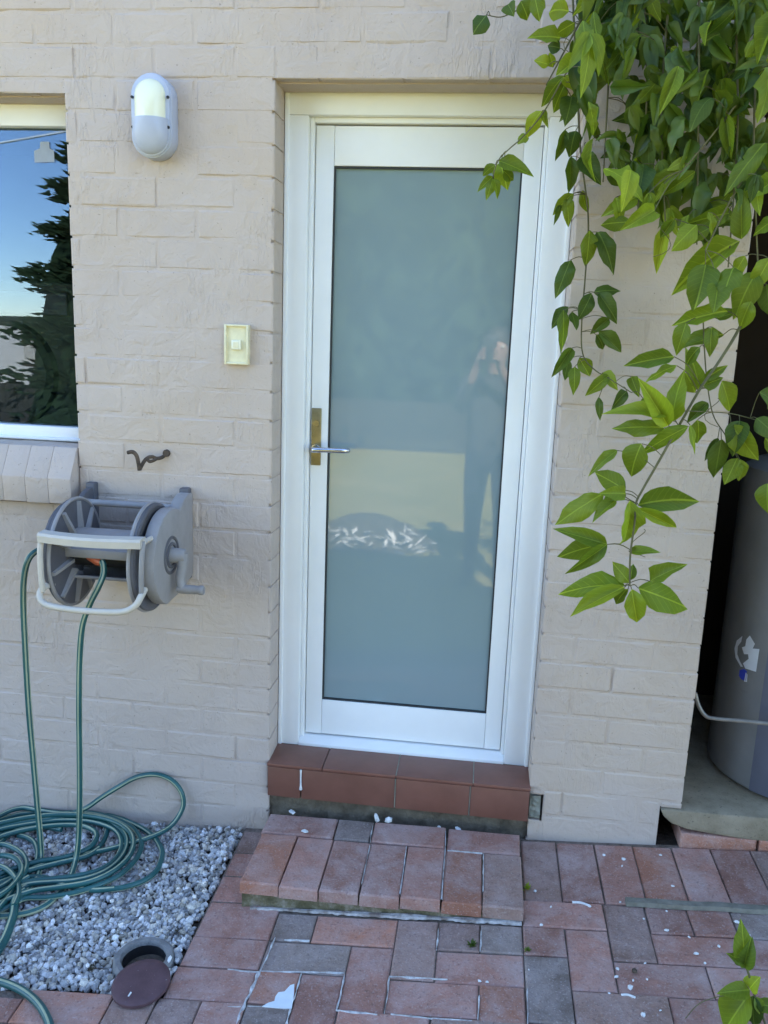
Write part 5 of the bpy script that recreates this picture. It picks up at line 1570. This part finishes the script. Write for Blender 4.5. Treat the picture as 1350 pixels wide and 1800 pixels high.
# curling tendrils
for (px, py, d, s) in ((1012, 40, -.24, 1), (1165, 395, -.4, -1), (1132, 930, -.52, 1), (1262, 700, -.37, 1), (1030, 250, -.14, -1)):
    c = at(px, py, d)
    P = [c + Vector((s * 0.012 * t * math.cos(t * 1.6), 0.004 * t, -0.02 * t + 0.008 * math.sin(t * 1.6))) for t in [0.35 * i for i in range(10)]]
    stem.tube(P, 0.0009, 5)
stem.build("stem", 'stem', vine, smooth=True)

# young shoot standing in front at the lower right
so = gp(1352, 1850)
shoot = empty("vine_shoot", so, "young vine shoot with bright leaves at the lower right corner", "plant")
NEAR_ = len(NEAR)
sh = MB()
sd = so.y
def sp2(x, y, dd=0.0): return at(x, y, sd + dd)
sh.tube(smooth_path([so, sp2(1345, 1800, .0), sp2(1330, 1762, .0), sp2(1322, 1730, .0), sp2(1312, 1700, .0), sp2(1306, 1680, 0)], 5), [0.0028] * 26, 7)
sh.tube(smooth_path([sp2(1300, 1748), sp2(1262, 1752), sp2(1228, 1765), sp2(1205, 1790)], 5), 0.0011, 5)
sh.build("stem", 'stem', shoot, smooth=True)
for q in ((1312, 1700, 1303, 1636, 22, 'leaf_young'), (1308, 1700, 1318, 1655, 18, 'leaf'), (1310, 1695, 1292, 1680, 12, 'leaf'), (1318, 1740, 1262, 1745, 24, 'leaf'), (1318, 1745, 1265, 1822, 46, 'leaf'), (1322, 1750, 1325, 1815, 28, 'leaf_dark'), (1326, 1752, 1345, 1790, 20, 'leaf'), (1318, 1738, 1330, 1722, 14, 'leaf_young'), (1330, 1765, 1372, 1770, 24, 'leaf')):
    a = sp2(q[0], q[1]); b = sp2(q[2], q[3], -.02)
    put_leaf(a, b, min(1.0, 1.2 * q[4] / math.hypot(q[2] - q[0], q[3] - q[1])), q[5], rnd=.3, parent=shoot)

# little weeds in the joints by the step
for i, (px, py, s, lb) in enumerate(((828, 1662, .016, "dark green weed tuft in a joint in front of the step"), (927, 1671, .013, "small weed tuft at the right front corner of the step"), (925, 1562, .016, "yellow green weed sprouting beside the step's right edge"), (308, 1640, .013, "dry weed tuft at the gravel edge above the drain"), (160, 1705, .014, "dry weed tuft left of the drain opening"))):
    c = gp(px, py, 0.002)
    w = MB()
    r_ = random.Random(i)
    for k in range(26):
        a = r_.uniform(0, 6.28); l = s * r_.uniform(.5, 1.2); e_ = r_.uniform(.2, 1.2)
        d = Vector((math.cos(a) * math.cos(e_), math.sin(a) * math.cos(e_), math.sin(e_)))
        side = d.cross(Vector((0, 0, 1))).normalized() * l * 0.16
        b0 = c + Vector((r_.uniform(-1, 1), r_.uniform(-1, 1), 0)) * s * .4
        w.add([b0, b0 + d * l * .5 + side, b0 + d * l, b0 + d * l * .5 - side], [(0, 1, 2, 3)])
    tag(w.build("weed_tuft", 'leaf_dark' if i < 2 else ('leaf_young' if i == 2 else 'shadow_weed')), lb, "weed")

# ================================================================== THE GARDEN BEHIND THE CAMERA (seen in the glass)
def conifer(x, y, zb, h, r, label, seed, lean=0.0):
    r_ = random.Random(seed)
    t = empty("conifer_tree", (x, y, zb), label, "tree", "conifers across the lawn")
    tr = MB()
    tr.tube([(x, y, zb - .1), (x, y, zb + h * .5), (x + lean * h, y, zb + h * .97)], [h * .022, h * .014, h * .003], 8)
    for k in range(16):
        z = zb + h * (0.06 + 0.85 * k / 16); a = k * 2.4
        L = r * (1 - k / 17)
        tr.tube([(x, y, z), (x + L * .8 * math.cos(a), y + L * .8 * math.sin(a), z + .1 * L)], [h * .006, h * .002], 5)
    tr.build("trunk", 'bark', t)
    vs, fs = [], []
    for k in range(20000 if h < 8 else 7000):
        u = r_.random() ** 0.8
        z = zb + h * (0.03 + 0.97 * u)
        rr_ = r * (1 - u) ** 0.85 * (0.80 + 0.20 * math.sin(u * 70 + 1.7 * math.sin(seed + u * 9) + r_.uniform(-.5, .5)))
        a = r_.uniform(0, 2 * math.pi)
        q = rr_ * (0.62 + 0.42 * r_.random())
        c = Vector((x + q * math.cos(a), y + q * math.sin(a), z))
        L = r_.uniform(.07, .20) * (1 if h < 8 else 3.0)
        d = Vector((math.cos(a), math.sin(a), r_.uniform(-.1, .5))).normalized()
        s = d.cross(Vector((0, 0, 1))).normalized() * L * .28
        o_ = len(vs)
        up = Vector((0, 0, L * .25))
        vs += [c - d * L * .3, c + s - up * .4, c + d * L, c - s - up * .4, c + up]
        fs += [(o_, o_ + 1, o_ + 4), (o_ + 1, o_ + 2, o_ + 4), (o_ + 2, o_ + 3, o_ + 4), (o_ + 3, o_, o_ + 4), (o_, o_ + 3, o_ + 2, o_ + 1)]
    o_ = len(vs)
    RI, RJ = 14, 28
    for i in range(RI + 1):
        u = i / RI
        for j in range(RJ):
            a = 2 * math.pi * j / RJ
            q = r * 0.74 * (1 - u) ** 0.85 * (1 + .22 * noise.noise(Vector((math.cos(a) * 3, math.sin(a) * 3, u * 14 + seed))))
            vs.append(Vector((x + q * math.cos(a), y + q * math.sin(a), zb + h * (0.03 + .95 * u))))
    for i in range(RI):
        for j in range(RJ):
            fs.append((o_ + i * RJ + j, o_ + i * RJ + (j + 1) % RJ, o_ + (i + 1) * RJ + (j + 1) % RJ, o_ + (i + 1) * RJ + j))
    MB().add(vs, fs).build("crown", 'needle', t)
conifer(-5.0, -10.8, -0.15, 7.4, 2.6, "tall dark conifer mirrored at the window's right edge", 1)
conifer(-2.2, -12.2, -0.3, 10.5, 3.0, "broad dark conifer across the lawn, left of the door's reflection", 2)
conifer(0.4, -12.8, -0.4, 11.5, 3.2, "dark conifer across the lawn facing the door", 3)
conifer(3.4, -12.0, -0.3, 10.0, 3.0, "dark conifer across the lawn right of the door's reflection", 4)
fence = empty("paling_fence", (-3.0, -9.5, -0.12), "low dark paling fence along the far edge of the lawn", "fence")
pm = MB().box(-0.045, 0.045, -0.009, 0.009, 0.0, 0.76)
pm.v = [v + Vector((-3.0, -9.5, -0.12)) for v in pm.v]
p0 = pm.build("paling", 'fence', fence)
first = True
x = -11.5
while x < 5.5:
    o = p0 if first else p0.copy()
    if not first:
        COL.objects.link(o); o.parent = fence
    first = False
    o.location = (x + 3.0, random.uniform(-.004, .004), random.uniform(-.015, .015))
    x += 0.097
for z in (0.1, 0.5):
    MB().box(-11.6, 5.6, -9.53, -9.512, z - 0.04, z + 0.04).build("rail", 'fence', fence)
for i in range(8):
    MB().box(-11.5 + 2.4 * i, -11.4 + 2.4 * i, -9.64, -9.535, -0.3, 0.66).build("post", 'fence', fence)
# neighbour's roof below the rise
nb = empty("neighbour_house", (-15.5, -22, -2.3), "pale roofed neighbour house beyond the fence seen in the window", "house")
MB().box(-21, -11.5, -27, -20, -2.6, -0.2).build("wall", 'far_wall', nb)
MB().add([(-21.6, -19.4, -0.25), (-10.9, -19.4, -0.25), (-10.9, -27.6, -0.25), (-21.6, -27.6, -0.25), (-18, -23.5, 1.45), (-14.2, -23.5, 1.45)],
         [(0, 1, 5, 4), (1, 2, 5), (2, 3, 4, 5), (3, 0, 4), (3, 2, 1, 0)]).build("roof", 'far_roof', nb)
MB().box(-13.2, -12.85, -21.5, -21.15, -0.3, 1.45).build("flue", 'far_wall', nb)
cb = MB()
P = [Vector((-16 + 1.2 * i, -13.0, 4.86 + 0.16 * (-16 + 1.2 * i + 8.75) + 0.004 * (i - 6) ** 2)) for i in range(16)]
tag(cb.tube(P, 0.022, 6).build("overhead_cable", 'label_white'), "pale overhead cable crossing the sky in the window", "cable")
# dark mound standing in for the edge of the house's shadow
hp_o = Vector((-0.25, -3.75, -0.10))
mound = empty("shadow_edge_mound", hp_o, "low heap of prunings on the lawn mirrored in the door", "mound")
hv, hf = [], []
for j in range(9):
    for i in range(24):
        a = 2 * math.pi * i / 24; t = j / 8
        r_ = (0.62 * (1 - t)) * (1 + .25 * noise.noise(Vector((math.cos(a) * 2, math.sin(a) * 2, t))))
        hv.append(hp_o + Vector((r_ * math.cos(a), r_ * .6 * math.sin(a), 0.24 * math.sin(t * 1.57) + .03 * noise.noise(Vector((a * 2, t * 5, 1))))))
for j in range(8):
    for i in range(24):
        hf.append((j * 24 + i, j * 24 + (i + 1) % 24, (j + 1) * 24 + (i + 1) % 24, (j + 1) * 24 + i))
MB().add(hv, hf).build("shadow_hump", 'shadow_weed', mound)
bits = MB()
for k in range(90):
    a = random.uniform(math.pi * .05, math.pi * .95); t = random.random()
    c = hp_o + Vector((0.6 * math.cos(a) * (1.1 - .5 * t), 0.36 * math.sin(a) * (1.1 - .5 * t) + .03, 0.02 + 0.14 * t))
    d = Vector((random.uniform(-1, 1), random.uniform(-1, 1), random.uniform(-.5, .8))).normalized() * random.uniform(.03, .08)
    s = d.cross(Vector((0, 0, 1))) * .35
    bits.add([c - d, c + s, c + d, c - s], [(0, 1, 2, 3)])
bits.build("pale_bits", 'plaster', mound, kind="stuff")

# the photographer, mirrored in the door glass
def person():
    px, py, gz = 0.70, -2.86, -0.12
    root = empty("person", (px, py, gz), "person in dark clothes raising a phone, mirrored in the door", "person")
    V3 = Vector
    pts = {
        'pelvis': ((0, 0, 0.93), .135), 'waist': ((0, 0.0, 1.08), .125), 'chest': ((0, 0.01, 1.28), .15), 'neck0': ((0, 0.0, 1.43), .075), 'neck1': ((0, 0.02, 1.50), .055), 'head0': ((0, 0.035, 1.57), .075), 'head1': ((0, 0.04, 1.66), .085), 'head2': ((0, 0.03, 1.73), .055),
        'hipL': ((-.09, 0, .88), .105), 'kneeL': ((-.10, .03, .50), .065), 'calfL': ((-.10, .0, .32), .058), 'ankL': ((-.105, -.01, .09), .042), 'toeL': ((-.12, .15, .035), .038),
        'hipR': ((.09, 0, .88), .105), 'kneeR': ((.10, .03, .50), .065), 'calfR': ((.10, .0, .32), .058), 'ankR': ((.105, -.01, .09), .042), 'toeR': ((.12, .15, .035), .038),
        'shL': ((-.19, 0, 1.40), .062), 'elL': ((-.23, .12, 1.22), .045), 'wrL': ((-.12, .27, 1.53), .028), 'palmL': ((-.105, .315, 1.60), .026),
        'shR': ((.19, 0, 1.40), .062), 'elR': ((.20, .12, 1.22), .045), 'wrR': ((.02, .27, 1.53), .028), 'palmR': ((.000, .315, 1.60), .026)}
    edges = [('pelvis', 'waist'), ('waist', 'chest'), ('chest', 'neck0'), ('neck0', 'neck1'), ('neck1', 'head0'), ('head0', 'head1'), ('head1', 'head2')]
    for s in 'LR':
        edges += [('pelvis', 'hip' + s), ('hip' + s, 'knee' + s), ('knee' + s, 'calf' + s), ('calf' + s, 'ank' + s), ('ank' + s, 'toe' + s), ('chest', 'sh' + s), ('sh' + s, 'el' + s), ('el' + s, 'wr' + s), ('wr' + s, 'palm' + s)]
    for s, sg in (('L', 1), ('R', -1)):
        pb = V3(pts['palm' + s][0])
        for k in range(4):
            n0, n1, n2 = 'f%s%da' % (s, k), 'f%s%db' % (s, k), 'f%s%dc' % (s, k)
            z = 0.028 - 0.019 * k
            pts[n0] = (tuple(pb + V3((0.004 * sg, .018, z))), .0085)
            pts[n1] = (tuple(pb + V3((0.012 * sg, .034, z + .004))), .008)
            pts[n2] = (tuple(pb + V3((0.030 * sg, .037, z + .006))), .007)
            edges += [('palm' + s, n0), (n0, n1), (n1, n2)]
        pts['t%s0' % s] = (tuple(pb + V3((.012 * sg, -.012, .02))), .010)
        pts['t%s1' % s] = (tuple(pb + V3((.034 * sg, -.012, .042))), .008)
        edges += [('palm' + s, 't%s0' % s), ('t%s0' % s, 't%s1' % s)]
    keys = list(pts)
    me = bpy.data.meshes.new("body_skeleton")
    me.from_pydata([V3(pts[k][0]) for k in keys], [(keys.index(a), keys.index(b)) for a, b in edges], [])
    o = bpy.data.objects.new("body_skeleton", me)
    COL.objects.link(o)
    md = o.modifiers.new("skin", 'SKIN')
    sv = me.skin_vertices[0].data
    for i, k in enumerate(keys):
        r_ = pts[k][1]
        sv[i].radius = (r_ * (1.25 if k in ('chest', 'waist', 'pelvis') else 1), r_)
        sv[i].use_root = (k == 'pelvis')
    o.modifiers.new("sub", 'SUBSURF').levels = 2
    dg = bpy.context.evaluated_depsgraph_get()
    ev = o.evaluated_get(dg)
    m2 = bpy.data.meshes.new_from_object(ev)
    bpy.data.objects.remove(o)
    m2.name = "body"
    for k in ('cloth_dark', 'cloth_top', 'skin', 'black_plastic'):
        m2.materials.append(MAT[k])
    for f in m2.polygons:
        c = f.center
        f.use_smooth = True
        if c.z > 1.475 and c.y < .2: f.material_index = 2
        elif c.y > .245 and c.z > 1.4: f.material_index = 2
        elif c.z < 0.075: f.material_index = 3
        elif c.z < 0.95: f.material_index = 0
        else: f.material_index = 1
    b = bpy.data.objects.new("body", m2)
    COL.objects.link(b)
    b.parent = root
    # face and hair
    hb = V3((px, py, gz))
    MB().lathe([(0.0, .092), (.05, .08), (.082, .04), (.09, .0), (.086, -.05), (.075, -.07)], hb + V3((0, .015, 1.69)), 'z', 20).build("hair", 'hair', root, smooth=True)
    MB().tube([hb + V3((0, .118, 1.655)), hb + V3((0, .138, 1.62)), hb + V3((0, .122, 1.612))], [.008, .013, .009], 8).build("nose", 'skin', root, smooth=True)
    for s in (-1, 1):
        MB().lathe([(0, .012), (.008, .009), (.011, 0), (.008, -.009), (0, -.012)], hb + V3((s * .032, .108, 1.652)), 'z', 10).build("eye", 'plaster', root, smooth=True)
        MB().lathe([(0, .03), (.014, .022), (.018, 0), (.012, -.024), (0, -.03)], hb + V3((s * .088, .035, 1.64)), 'z', 10).build("ear", 'skin', root, smooth=True)
    MB().tube([hb + V3((-.022, .112, 1.585)), hb + V3((0, .12, 1.583)), hb + V3((.022, .112, 1.585))], .005, 6).build("mouth", 'orange_plastic', root, smooth=True)
person()
ph = MB().box(0.604, 0.692, -2.528, -2.519, 1.43, 1.60, 0.004)
tag(ph.build("smartphone", 'black_plastic', smooth=40), "black phone held up by the person mirrored in the door", "phone")
